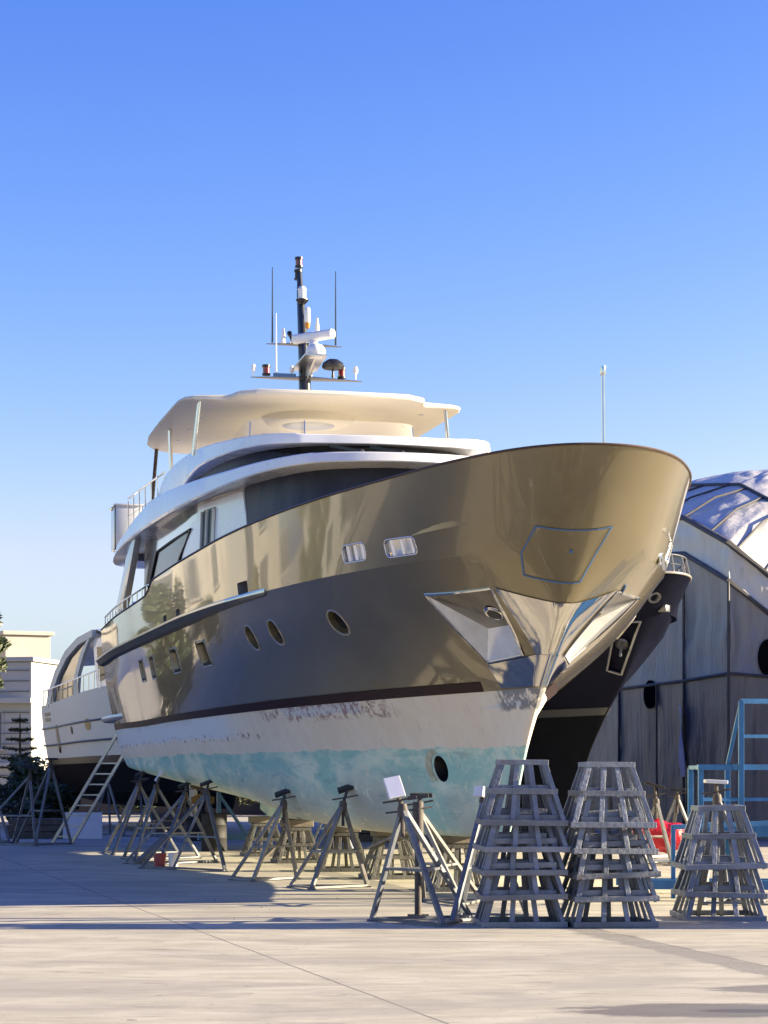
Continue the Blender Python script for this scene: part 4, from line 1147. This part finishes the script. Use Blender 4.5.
sc_ = frame_thing('scaffold', 'blue steel scaffold platform with guard rails behind the short trestle stack', 'scaffold', (sx, sy, 0), segs)
mb = MB(); mb.box((.75, .8, 1.0), (2.6, 1.5, .09)); mb.box((.75, .02, .95), (2.6, .05, .16)); mb.build('deck', M_BLUE, sc_, None, .005)
segs = [('foot', (-.75, 0, .22), (2.4, -.4, .22), .13), ('post', (.02, 0, .02), (.02, 0, 1.05), .06), ('foot', (-.7, .8, .22), (2.4, .6, .22), .1), ('brace', (.02, 0, 1.02), (1.6, .2, 1.08), .07), ('leg', (-.7, 0, 0), (-.7, 0, .28), .05), ('leg', (2.3, -.39, 0), (2.3, -.39, .28), .1)]
frame_thing('boat_cradle', 'low blue steel cradle on the ground behind the trestle stacks', 'cradle', (4.03, 31.9, 0), segs)
segs = [('post', (-.9, 0, 0), (-.9, 0, 1.35), .09), ('post', (.9, 0, 0), (.9, 0, 1.2), .09), ('beam', (-1.4, 0, .3), (1.4, 0, .3), .14), ('brace', (-.9, 0, 1.3), (-.2, 0, .3), .07), ('brace', (.9, 0, 1.2), (.2, 0, .3), .07)]
frame_thing('boat_cradle', 'blue steel cradle in the shade under the bronze yacht amidships', 'cradle', (-3.0, 53.5, 0), segs, .3)

# red tarpaulin bundle
tb = thing('tarpaulin_bundle', 'bright red tarpaulin bundle lying on white planks beside a prop', 'tarpaulin', (5.35, 45.4, 0))
mb = MB(); rows = []; r_ = random.Random(5)
for i in range(14):
    row = []
    for j in range(12):
        a = 2*PI*j/12; rr = 1 + .14*math.sin(3*a + i*1.3) + r_.uniform(-.06, .06); s = max(.25, math.sin(PI*(i + .7)/14.4))**.4
        row.append((-.55 + 1.25*i/13, .36*math.cos(a)*rr*s, .52 + .33*math.sin(a)*rr*s))
    rows.append(row)
mb.loft(rows); mb.build('tarpaulin', mat('red_tarpaulin', (.52, .012, .025), .38, var=.25, vscale=4, bump=.8, bscale=7), tb, 50)
mb = MB(); mb.bar((-.8, -.4, .06), (.7, -.35, .06), .2, .06); mb.bar((-.6, -.3, .14), (.5, .1, .14), .24, .06); mb.build('plank', M_WPAD, tb)

# dark drums and crates in the shade below the hull
for k, (x, y, lab) in enumerate(((-3.9, 52.3, 'black oil drum in shade left of the blue cradle'), (-2.1, 52.9, 'black oil drum in shade right of the blue cradle'), (-5.0, 60.5, 'dark drum far under the white yacht'))):
    o = MB(); o.lathe((0, 0, 0), [(0, 0), (.29, 0), (.3, .02), (.29, .28), (.305, .3), (.29, .32), (.29, .58), (.305, .6), (.29, .62), (.3, .86), (.28, .87), (.28, .85), (0, .85)], 20)
    o = o.build('oil_drum', M_BLOCK, None, 40); o.location = (x, y, 0); tag(o, lab, 'drum', 'drums stored under the hulls')
for k, (x, y, w, h, lab) in enumerate(((-9.6, 63, 1.5, .55, 'dark timber baulks stacked behind the left props'), (-6.0, 67, 1.6, .6, 'dark timber baulks stacked under the white yacht'), (-.2, 60, 2.2, .7, 'pile of dark timber baulks far behind the keel trestles'), (3.2, 61, 2.4, .7, 'pile of dark timber baulks under the navy yacht'))):
    mb = MB()
    for r in range(3):
        for c in range(4): mb.box((rng.uniform(-.1, .1), -.36 + c*.24, .1 + r*h/3), (w, .2, h/3 - .02), Matrix.Rotation(rng.uniform(-.05, .05), 3, 'Z'))
    o = mb.build('timber_pile', mat('dark_timber', (.09, .075, .06), .8, var=.4), None, None, .006); o.location = (x, y, 0); tag(o, lab, 'timber')

# ------------------------------------------------------------------ silver tent over another boat, right
from mathutils import noise as mn
def tarp(name, ca, cb, bump):
    g = NG(name)
    w1 = g.noise(g.mapping((.9, .9, .25), rot=(.3, .5, .2)), 2.2, 7, .6, 1.2)
    w2 = g.noise(g.mapping((2.2, 2.2, .35), rot=(.1, .2, .6)), 2.0, 5, .55, .6)
    hsum = g.math('ADD', g.math('MULTIPLY', w1, .6), g.math('MULTIPLY', w2, .4))
    tone = g.noise(g.mapping((.5, .5, .12)), 1.3, 6, .6)
    g.P(Base_Color=g.mix(g.ramp(tone, .35, .65), ca, cb), Roughness=.46, Metallic=.05)
    g.bump(hsum, bump*1.25, .15)
    return g.m
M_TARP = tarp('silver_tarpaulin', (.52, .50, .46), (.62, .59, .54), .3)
M_TARPG = tarp('shaded_tarpaulin', (.20, .195, .20), (.27, .265, .265), .5)  # same sheet darkened: shade of the upper wall put into the colour
M_TARPD = tarp('deep_shaded_tarpaulin', (.125, .12, .125), (.18, .175, .175), .5)  # darker still: shade on the lower wall painted into the sheet colour
M_HOLE = mat('open_hole', (.006, .006, .007), 1., spec=0.)
M_BATTEN = mat('dark_batten', (.055, .052, .055), .6, var=.3)
tent = thing('boat_tent', 'large silver tarpaulin tent with dark battens on the right', 'tent', (9.24, 61.0, 0), R(13))
TA = [(0, 24, 9.9), (0, 14, 9.7), (0, 9, 9.45), (0, 3.4, 9.0), (0, 0, 7.95), (1.12, -.05, 7.1), (5, -.1, 6.2), (10, 0, 7.6), (10.5, 24, 9.5)]
TR = [(2.5, 24, 10.9), (2.5, 14, 10.85), (2.5, 9.2, 10.7), (2.5, 5.4, 10.25), (2.5, 3.3, 9.57), (3.6, 2.4, 9.1), (5.5, 2.2, 8.9), (7.7, 2.8, 9.3), (8, 24, 10.9)]
TT = [(5, 24, 11.8), (5, 16, 11.75), (5, 12.2, 11.6), (5, 9.3, 11.3), (5, 6.6, 10.8), (5.2, 6, 10.6), (5.6, 6, 10.6), (6, 7, 10.9), (6, 24, 11.8)]
def cell_sheet(lo, hi, name, sag, seed, n=14, nv=14, wr=.05, m=None):
    mb = MB(); rows = []
    for j in range(nv+1):
        f = j/nv; row = []
        for c in range(len(lo)-1):
            for i in range(n):
                e = i/n
                p = Vector(lo[c]).lerp(Vector(lo[c+1]), e).lerp(Vector(hi[c]).lerp(Vector(hi[c+1]), e), f)
                a = Vector(lo[c+1]) - Vector(lo[c]); b = Vector(hi[c]) - Vector(lo[c]); nn = a.cross(b)
                nn = nn.normalized() if nn.length > 1e-6 else Vector((0, 0, 1))
                if nn.dot(p - Vector((5, 10, 4))) < 0: nn = -nn
                d = -sag*math.sin(PI*e)*math.sin(PI*f)**.7
                q = Vector((p.x*.5 + e*1.6 + seed, p.y*.5, p.z*.25 + f*.6))
                d += wr*mn.noise(q*2.2)*math.sin(PI*f) + wr*.6*mn.noise(Vector((e*9 + c*7, f*2.0 - e*3, seed)))*math.sin(PI*f)
                row.append(p + nn*d)
        row.append(Vector(lo[-1]).lerp(Vector(hi[-1]), f)); rows.append(row)
    mb.grid(rows)
    return mb.build(name, m or M_TARP, tent, 60)
TB = [(x, y, 4.4 + .05*math.sin(k*2)) for k, (x, y, z) in enumerate(TA)]
TL = [(x + (.0), y, z - 1.02) for (x, y, z) in TA]
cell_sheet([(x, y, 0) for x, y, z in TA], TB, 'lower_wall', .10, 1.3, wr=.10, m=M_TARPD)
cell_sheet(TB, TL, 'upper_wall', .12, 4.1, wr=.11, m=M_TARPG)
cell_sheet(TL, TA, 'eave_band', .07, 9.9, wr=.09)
cell_sheet(TA, TR, 'lower_roof', -.10, 7.7, 18, 18, .05)
cell_sheet(TR, TT, 'upper_roof', -.10, 5.5, 18, 18, .05)
mb = MB(); rows = []           # unseen box added at the tent's right to keep sun off its front
for z, e in ((0, 0), (3, .04), (6.4, .02), (7.4, -.25), (7.9, -1.2)):
    rows.append([(4.2 - e, .3, z), (4.2 - e, -3.2, z), (4.3 - e, -6.5 - e, z), (7, -6.7 - e, z), (9.8 + e, -6.5 - e, z), (9.9 + e, .3, z)])
mb.loft([[Vector(p) for p in r] for r in rows]); mb.build('sun_block', M_TARPG, tent, 30)
def batten(pts, r=.05):
    mb = MB(); mb.tube([Vector(p) + Vector((-.03, -.03, .02)) for p in pts], r, 6); mb.build('batten', M_BATTEN, tent, 40)
batten(TA[:8], .085); batten(TR[:8], .06); batten(TL[1:8], .07); batten(TB[:8], .05)
for c, e in ((1, .5), (2, .0), (2, .55), (3, .0), (3, .6), (4, .2), (4, .9), (5, .4)):
    f = lambda T_, s: Vector(T_[c]).lerp(Vector(T_[c+1]), s)
    batten([f(TA, e), f(TA, e).lerp(f(TR, min(e + .25, 1)), .5) + Vector((-.06, -.05, .13)), f(TR, min(e + .25, 1))], .035)
for c in (1, 2, 3, 4, 6):
    batten([TL[c], TB[c], (TB[c][0], TB[c][1], 0)], .04)
batten([Vector(TB[2]).lerp(Vector(TB[3]), .6), Vector((0, 5.6, 0))], .03)
for (p, nrm, rx, ry) in (((-.04, 6.2, 4.12), (1, 0, 0), .26, .42), ((1.1, -.1, 4.9), (0, 1, 0), .3, .5)):
    mb = MB(); pts = []
    for k in range(20):
        a = 2*PI*k/20
        pts.append(Vector(p) + (Vector((0, rx*2*math.cos(a), ry*math.sin(a))) if nrm[0] else Vector((rx*math.cos(a), 0, ry*math.sin(a)))))
    mb.prism(pts, Vector(nrm)*.05); mb.build('vent_hole', M_HOLE, tent)
mb = MB(); rows = []
for i in range(12):
    f = i/11; w = .1 + .22*math.sin(PI*f)**.7; z = 3.7 - 2.0*f
    rows.append([(-.12 - .05*math.sin(5*f + j), 3.4 - .2*f + w*(j/4 - .5), z) for j in range(5)])
mb.grid(rows); mb.build('loose_flap', M_WPAD, tent, 60)
# ------------------------------------------------------------------ buildings, left
M_STUCCO = mat('warm_stucco', (.50, .46, .40), .85, var=.10, vscale=.5, bump=.1, bscale=8)
M_STUCW = mat('white_stucco', (.40, .395, .38), .85, var=.06, vscale=.5, bump=.1, bscale=8)
M_WINF = mat('window_shade', (.12, .12, .13), .3, var=.2)
def bld(name, label, loc, rz, blocks, wins, cat='building', slabs=()):
    t = thing(name, label, cat, loc, rz)
    for (c, d, m) in blocks:
        mb = MB(); mb.box(c, d); mb.build('wall', m, t, None, .03)
        mb = MB(); mb.box((c[0], c[1], c[2] + d[2]/2 + .12), (d[0] + .3, d[1] + .3, .2)); mb.build('parapet', m, t, None, .03)
    for (c, d) in slabs:
        mb = MB(); mb.box(c, d); mb.build('terrace_slab', M_STUCCO, t, None, .02)
    for (x, y, z, w, h) in wins:
        mb = MB(); mb.box((x, y + .02, z), (w + .24, .12, h + .24)); f = mb.build('window', M_STUCW, t)
        mb = MB(); mb.box((x, y - .05, z), (w, .06, h)); mb.build('pane', M_WINF, f)
        mb = MB(); mb.box((x, y - .09, z - h/2 - .1), (w + .4, .25, .08)); mb.build('sill', M_STUCW, f)
    return t
# the visible block: front wall turned towards the sun
bx = lambda px, Y: (px - 384)/2278*Y
bld('apartment_building', 'cream rendered apartment building with a flat roof terrace beyond the white yacht', (bx(28, 112), 112, 0), R(24),
    (((0, 4, 4.3), (2.3, 8, 8.6), M_STUCCO), ((-4.4, 5.5, 4.15), (6.5, 7, 8.3), M_STUCCO)),
    ((.3, 0, 3.4, .7, 1.6), (.3, 0, 6.6, .7, 1.4), (-.6, 0, 6.6, .5, 1.4), (-3.2, 2, 6.2, 1.2, 1.4), (-5.6, 2, 6.2, 1.2, 1.4), (-3.2, 2, 2.6, 1.2, 1.4)), slabs=(((-3.6, 4.2, 9.25), (5.5, 5, .18)), ((-3.4, 4.4, 8.9), (5.0, 4.6, .14))))
bld('annex_building', 'plain white building in blue shade in front of the cream one', (bx(-3, 100), 100, 0), R(-12),
    (((-2.2, 3, 3.35), (7.6, 6, 6.7), M_STUCW),), ((-.6, 0, 3.7, 1.6, 1.5), (-3.6, 0, 3.7, 1.6, 1.5)), slabs=())
mb = MB()
for k in range(14): mb.box((-2.2, -.03, .35 + k*.46), (7.5, .05, .035))
mb.build('cladding_joint', M_WINF, bpy.data.objects['annex_building'])
o = MB(); o.box((0, 0, 0), (7.9, .5, .22)); o = o.build('canopy', M_STUCW, None, None, .02); o.parent = bpy.data.objects['annex_building']; o.location = (-2.2, -.25, 5.0)
o = MB(); o.box((0, 0, 0), (7.9, .3, .16)); o = o.build('canopy', M_STUCW, None, None, .02); o.parent = bpy.data.objects['annex_building']; o.location = (-2.2, -.15, 2.2)
# the rest of the street, beyond the left edge, mirrored in the glossy hull
wins = [(-13 + 4.3*i, 0, z, 1.5, 1.7) for i in range(7) for z in (2.2, 5.4, 8.6)]
bld('apartment_building', 'long cream apartment building with rows of windows beyond the left edge', (-37, 92, 0), R(32), (((0, 6, 5.4), (24, 12, 10.8), M_STUCCO), ((-2, .1, 5), (5, 2.4, 9.8), M_STUCW)), wins)
wins = [(-8 + 4*i, 0, z, 1.4, 1.7) for i in range(5) for z in (2.2, 5.4)]
bld('apartment_building', 'white two storey building farther beyond the left edge', (-58, 74, 0), R(40), (((0, 5, 3.8), (20, 10, 7.6), M_STUCW),), wins)

# ------------------------------------------------------------------ trees and shrubs
M_LEAF = mat('dark_foliage', (.045, .065, .022), .6, var=.55, vscale=2.5)
M_LEAFY = mat('olive_foliage', (.085, .09, .03), .6, var=.5, vscale=2.5)
M_BARK = mat('bark', (.10, .075, .05), .9, var=.3, bump=.4)
def crown_mb(clumps, n, leaf, rnd):
    mb = MB()
    for (c, r) in clumps:
        for _ in range(n):
            d = Vector((rnd.gauss(0, 1), rnd.gauss(0, 1), rnd.gauss(0, 1))).normalized()*(rnd.random()**.45)
            p = Vector(c) + Vector((d.x*r[0], d.y*r[1], d.z*r[2]))
            a = Vector((rnd.gauss(0, 1), rnd.gauss(0, 1), rnd.gauss(0, .7))).normalized(); b = a.orthogonal().normalized()
            s = leaf*rnd.uniform(.6, 1.4)
            mb.poly([p - a*s, p + b*s*.45, p + a*s, p - b*s*.45])
    return mb
def tree(label, loc, h, r, nclump, n, leaf, m, seed, cat='tree', name='tree', trunk=True, flat=1., group=None, extra=()):
    rnd = random.Random(seed); t = thing(name, label, cat, loc, 0, group)
    cl = list(extra)
    for _ in range(nclump):
        a = rnd.uniform(0, 2*PI); q = rnd.random()**.6
        cz = h*(rnd.uniform(.38, .9) if trunk else rnd.uniform(.2, .75))
        cl.append(((math.cos(a)*r*q, math.sin(a)*r*q, cz), (r*rnd.uniform(.25, .5), r*rnd.uniform(.25, .5), h*rnd.uniform(.1, .2)*flat)))
    if trunk:
        mb = MB(); mb.tube([(0, 0, 0), (.05*h*rnd.uniform(-1, 1), 0, h*.4), (0, .03*h, h*.8)], [.035*h, .025*h, .008*h], 8)
        for c, r_ in cl[::2]: mb.tube([(0, 0, h*.35), tuple(Vector(c)*.6 + Vector((0, 0, h*.15))), c], [.014*h, .01*h, .004*h], 5)
        mb.build('trunk', M_BARK, t, 60)
    crown_mb(cl, n, leaf, rnd).build('crown' if trunk else 'foliage', m, t)
    return t
tree('dark evergreen tree reaching in at the left edge above the props', (-11.08, 58.5, 0), 6.5, 1.0, 14, 420, .11, M_LEAF, 4, extra=(((.95, 0, 5.75), (.28, .3, .32)), ((1.1, .1, 5.1), (.32, .3, .22)), ((1.15, 0, 4.6), (.22, .3, .16)), ((.7, 0, 6.1), (.2, .2, .35)), ((1.0, 0, 4.1), (.3, .3, .2))))
# small araucaria
ar = thing('conifer', 'small tiered conifer standing in front of the white annex', 'tree', (bx(20, 84), 84, 0))
mb = MB(); mb.tube([(0, 0, 0), (0, 0, 4.0)], [.1, .02], 8); mb.build('trunk', M_BARK, ar, 60)
mb = MB(); rnd = random.Random(2)
for k in range(8):
    z = 1.2 + k*.36; rr = 1.05*(1 - k/9.5)
    for q in range(7):
        a = q*2*PI/7 + k; d = Vector((math.cos(a), math.sin(a), .12))
        for s in np.linspace(.1, 1, 14):
            p = Vector((0, 0, z)) + d*rr*s
            for w in (-1, 1):
                e = p + Vector((-d.y*w*.16, d.x*w*.16, rnd.uniform(.0, .12))); mb.poly([p, p + d*.06, e]); mb.poly([p, p + d*.05, p + Vector((rnd.uniform(-.12, .12), rnd.uniform(-.12, .12), rnd.uniform(-.1, .16)))])
mb.build('crown', M_LEAF, ar)
SG = 'shrubs behind the yard'
for k, (x, y, h, r, lab, m) in enumerate((
    (bx(4, 80), 80, 3.0, 1.6, 'dark bush at the far left edge below the annex', M_LEAF), (bx(34, 84), 84, 2.5, 1.4, 'olive bush between the conifer and the white yacht', M_LEAFY), (bx(15, 76), 76, 1.7, 1.7, 'low dark bush in front of the tiered conifer', M_LEAF),
    (bx(44, 78), 78, 1.5, 1.2, 'low yellowish bush under the stern of the white yacht', M_LEAFY), (bx(150, 95), 95, 2.6, 2.4, 'dark bush seen under the white yacht', M_LEAF), (bx(240, 96), 96, 2.4, 2.6, 'brown green bush far behind the stern props', M_LEAFY),
    (bx(330, 97), 97, 2.3, 2.6, 'dark bush far behind the keel trestles', M_LEAF), (bx(420, 98), 98, 2.2, 2.6, 'dark bush far behind the nearest props', M_LEAF))):
    tree(lab, (x, y, 0), h, r, 9, 260, .12, m, 20 + k, 'bush', 'bush', False)
for k, (x, y, h, r) in enumerate(((-24, 78, 7, 2.6), (-30, 74, 6, 2.4), (-19.5, 70, 4.5, 1.8), (-44, 72, 8, 3), (-37, 66, 5, 2.2))):
    tree('green street tree beyond the left edge, %s' % ('before the cream building', 'left of the first street tree', 'smallest, beside the yard', 'tallest, before the white building', 'low and wide, nearest the white building')[k], (x, y, 0), h, r, 12, 300, .2, (M_LEAF, M_LEAFY)[k % 2], 60 + k, group='street trees beyond the left edge')
# low wall at the back of the yard
mb = MB(); mb.box((0, 0, .55), (70, .25, 1.1)); mb.box((0, 0, 1.14), (70, .35, .08)); o = mb.build('boundary_wall', mat('wall_concrete', (.07, .06, .05), .85, var=.2, vscale=1, bump=.2), None); o.location = (-12, 100, 0)
tag(o, 'low concrete wall at the back of the yard, seen under the hulls', 'wall')

# ------------------------------------------------------------------ beyond the right edge: unseen trestle stacks added to shade the ones in view
for (cx, cy, n, rz, nm) in ((6.3, 26.9, 5, R(4), 'unseen tall stack added beyond the right edge'), (7.7, 26.6, 5, R(-5), 'unseen farther stack added beyond the right edge')):
    for k in range(n):
        make_trestle(D1, (cx + rng.uniform(-.025, .025), cy + rng.uniform(-.02, .02), .29*k), rz + R(rng.uniform(-3.5, 3.5)), 'grey square trestle, %s in the %s' % (ordw[n][k], nm), TG)

# ------------------------------------------------------------------ ground
g = NG('concrete_yard')
X, Y, Z = g.xyz()
def line(p, q, w, soft, amp=.02):
    dx, dy = q[0]-p[0], q[1]-p[1]; L_ = math.hypot(dx, dy); nx, ny = -dy/L_, dx/L_
    d = g.math('ADD', g.math('ADD', g.math('MULTIPLY', X, nx), g.math('MULTIPLY', Y, ny)), -(p[0]*nx + p[1]*ny))
    d = g.math('ADD', d, g.math('MULTIPLY_ADD', g.noise(g.mapping(), 1.3, 4, .6), amp, -amp/2))
    return g.ramp(g.math('ABSOLUTE', d), w + soft, w)
n_big = g.noise(g.mapping((.05, .22, 1)), 1.6, 5, .6)
n_str = g.noise(g.mapping((.75, 1.6, 1), rot=(0, 0, -.03)), 1.3, 9, .70, .6)
n_str2 = g.noise(g.mapping((.8, 6., 1), rot=(0, 0, .04)), 1.2, 6, .7)
n_fin = g.noise(g.mapping(), 26., 6, .75)
n_mid = g.noise(g.mapping(), 1.1, 6, .65)
c = g.mix(g.ramp(n_str, .34, .68), (.42, .378, .278), (.575, .525, .40))
c = g.mix(g.math('MULTIPLY', g.math('MULTIPLY', g.ramp(n_str2, .5, .75), g.ramp(g.noise(g.mapping((.3, .5, 1), loc=(4, 4, 0)), 1.2, 3, .5), .38, .62)), .22), c, (.29, .25, .20))
c = g.mix(g.math('MULTIPLY', g.ramp(n_big, .5, .72), .3), c, (.28, .25, .22))
c = g.mix(g.math('MULTIPLY', g.ramp(n_mid, .55, .75), .22), c, (.50, .46, .41))
c = g.mix(g.math('MULTIPLY', g.ramp(n_fin, .48, .72), .30), c, (.22, .195, .165))
n_sp = g.noise(g.mapping((1, 1, 1), loc=(5, 5, 0)), 70., 3, .6)
c = g.mix(g.math('MULTIPLY', g.ramp(n_sp, .60, .70), .45), c, (.16, .14, .12))
c = g.mix(g.math('MULTIPLY', g.ramp(n_sp, .40, .30), .35), c, (.62, .58, .50))
crk = g.noise(g.mapping(), 3.0, 3, .5)
c = g.mix(g.math('MULTIPLY', line((-2.36, 26.6), (.12, 17.26), .006, .012, .03), .8), c, (.10, .09, .08))
c = g.mix(g.math('MULTIPLY', line((-6, 23.2), (6, 23.0), .006, .02, .05), .5), c, (.14, .12, .11))
c = g.mix(g.math('MULTIPLY', line((-8, 18.6), (8, 18.4), .005, .012, .04), .55), c, (.16, .14, .12))
c = g.mix(g.math('MULTIPLY', line((-6, 37.2), (6, 36.8), .01, .05, .05), .4), c, (.14, .12, .11))
band = line((2.05, 26.6), (3.45, 20.2), .16, .12, .5)
c = g.mix(g.math('MULTIPLY', band, g.ramp(n_fin, .3, .6, .35, .75)), c, (.17, .155, .14))
c = g.mix(g.math('MULTIPLY', line((2.25, 26.6), (3.65, 20.2), .008, .015, .05), .7), c, (.09, .08, .07))
patch = g.noise(g.mapping((.35, .8, 1)), .9, 4, .55, .8)
c = g.mix(g.math('MULTIPLY', g.ramp(patch, .48, .60), .48), c, (.30, .27, .225))
c = g.mix(g.math('MULTIPLY', g.ramp(g.noise(g.mapping((.9, 2.2, 1), loc=(3, 7, 0)), 1.6, 6, .7, .5), .56, .70), .6), c, (.20, .175, .145))
c = g.mix(g.math('MULTIPLY', g.ramp(g.noise(g.mapping((1, 1, 1), loc=(9, 2, 0)), 5.5, 3, .5), .70, .74), .55), c, (.13, .115, .10))
for (p_, q_, w_, k_) in (((-6, 24.4), (6, 23.6), .09, .22), ((-6, 25.4), (6, 24.9), .07, .18), ((-5, 21.6), (6, 19.8), .10, .16), ((-5, 28.8), (5, 29.6), .12, .25), ((-6, 31.5), (6, 30.6), .08, .2)):     # tyre and drag marks
    c = g.mix(g.math('MULTIPLY', g.math('MULTIPLY', line(p_, q_, w_*.5, w_, .35), g.ramp(n_fin, .3, .6, .3, 1.)), k_), c, (.15, .135, .12))
def stain(cx, cy, rx, ry, k):
    e = g.math('ADD', g.math('POWER', g.math('ABSOLUTE', g.math('MULTIPLY', g.math('ADD', X, -cx), 1/rx)), 2.), g.math('POWER', g.math('ABSOLUTE', g.math('MULTIPLY', g.math('ADD', Y, -cy), 1/ry)), 2.))
    e = g.math('ADD', e, g.math('MULTIPLY_ADD', g.math('ADD', g.math('MULTIPLY', g.noise(g.mapping((.6, 1.4, 1)), 2.2, 5, .6), .6), g.math('MULTIPLY', g.noise(g.mapping((1.2, 2.5, 1)), 4.5, 6, .7), .4)), 3.4, -1.7))
    return g.math('MULTIPLY', g.ramp(e, 1.3, .7), k)
wet = g.math('MAXIMUM', stain(2.5, 16.95, 1.15, .5, .85), stain(3.45, 18.6, .8, .45, .7))
wet = g.math('MAXIMUM', wet, stain(.6, 32.6, 2.2, 1.2, .30))
core = g.math('MAXIMUM', stain(2.65, 16.9, .3, .14, .6), stain(3.6, 18.4, .3, .14, .5))
c = g.mix(wet, c, (.16, .14, .11)); c = g.mix(core, c, (.07, .06, .05))
g.P(Base_Color=c, Roughness=g.math('MULTIPLY_ADD', wet, -.35, .88))
g.bump(g.math('ADD', g.math('MULTIPLY', n_fin, .5), g.math('MULTIPLY', n_str2, .6)), .35, .012)
mb = MB(); mb.poly([(-900, -150, 0), (900, -150, 0), (900, 2500, 0), (-900, 2500, 0)])
o = mb.build('ground', g.m); tag(o, 'pale brushed concrete yard with cracks and damp stains', kind='structure')
# loose chips of paint and grit under the hull
mb = MB(); rnd = random.Random(11)
for _ in range(140):
    x = rnd.uniform(-3, 4.5); y = rnd.uniform(27.5, 40); s = rnd.uniform(.004, .011); a = rnd.uniform(0, PI)
    mb.box((x, y, s*.4), (s*1.6, s, s*.8), Matrix.Rotation(a, 3, 'Z'))
o = mb.build('grit', mat('grit', (.22, .2, .18), .9, var=.5, vscale=1)); tag(o, 'paint chips and grit scattered over the concrete', 'grit', kind='stuff')

# ------------------------------------------------------------------ light, sky, camera
SUN = Vector((3.7, .22, 1.0)).normalized()
el = math.asin(SUN.z); az = math.atan2(SUN.x, SUN.y)      # clockwise from +Y
sun = bpy.data.lights.new('sun', 'SUN'); sun.energy = 5.0; sun.angle = R(.5); sun.color = (1., .85, .60)
so = bpy.data.objects.new('sun', sun); COL.objects.link(so); so.rotation_euler = SUN.to_track_quat('Z', 'Y').to_euler()
w = bpy.data.worlds.new('World'); SC.world = w; w.use_nodes = True
nt = w.node_tree; bg = nt.nodes['Background']; sky = nt.nodes.new('ShaderNodeTexSky'); sky.sky_type = 'NISHITA'; sky.sun_disc = False
sky.sun_elevation = el; sky.sun_rotation = az; sky.air_density = 1.0; sky.dust_density = 1.1; sky.ozone_density = 2.0; sky.altitude = 0
bg.inputs[1].default_value = .1
sp = nt.nodes.new('ShaderNodeSeparateColor'); cb = nt.nodes.new('ShaderNodeCombineColor'); nt.links.new(sky.outputs[0], sp.inputs[0])
for ch, (k_, p_, mx) in enumerate(((0.0748, 2.25, .96), (0.0777, 1.8, .89), (0.3339, .8, .91))):     # deepen the blue of the clear sky
    pw = nt.nodes.new('ShaderNodeMath'); pw.operation = 'POWER'; pw.inputs[1].default_value = p_; nt.links.new(sp.outputs[ch], pw.inputs[0])
    ml = nt.nodes.new('ShaderNodeMath'); ml.operation = 'MULTIPLY'; ml.inputs[1].default_value = k_*3.3; nt.links.new(pw.outputs[0], ml.inputs[0])
    mi = nt.nodes.new('ShaderNodeMath'); mi.operation = 'MINIMUM'; mi.inputs[1].default_value = mx*3.3; nt.links.new(ml.outputs[0], mi.inputs[0])
    nt.links.new(mi.outputs[0], cb.inputs[ch])
    outs = [mi] if ch == 0 else outs + [mi]
mn_ = nt.nodes.new('ShaderNodeMath'); mn_.operation = 'MINIMUM'       # no pink low in the sky
gm = nt.nodes.new('ShaderNodeMath'); gm.operation = 'MULTIPLY'; gm.inputs[1].default_value = .86
nt.links.new(outs[1].outputs[0], gm.inputs[0]); nt.links.new(outs[0].outputs[0], mn_.inputs[0]); nt.links.new(gm.outputs[0], mn_.inputs[1]); nt.links.new(mn_.outputs[0], cb.inputs[0])
nt.links.new(cb.outputs[0], bg.inputs[0])
cam = bpy.data.cameras.new('camera'); co = bpy.data.objects.new('camera', cam); COL.objects.link(co)
co.location = (0, 0, 1.75); co.rotation_euler = (R(90), 0, 0)
cam.sensor_width = 36; cam.lens = 2278/1024*36; cam.shift_y = (775 - 512)/1024; cam.clip_end = 4000; cam.clip_start = .1
SC.camera = co
vs = SC.view_settings; vs.view_transform = 'Standard'; vs.look = 'None'; vs.gamma = 1; vs.use_curve_mapping = False; vs.exposure = 1.8
SC.cycles.max_bounces = 8; SC.cycles.use_denoising = True
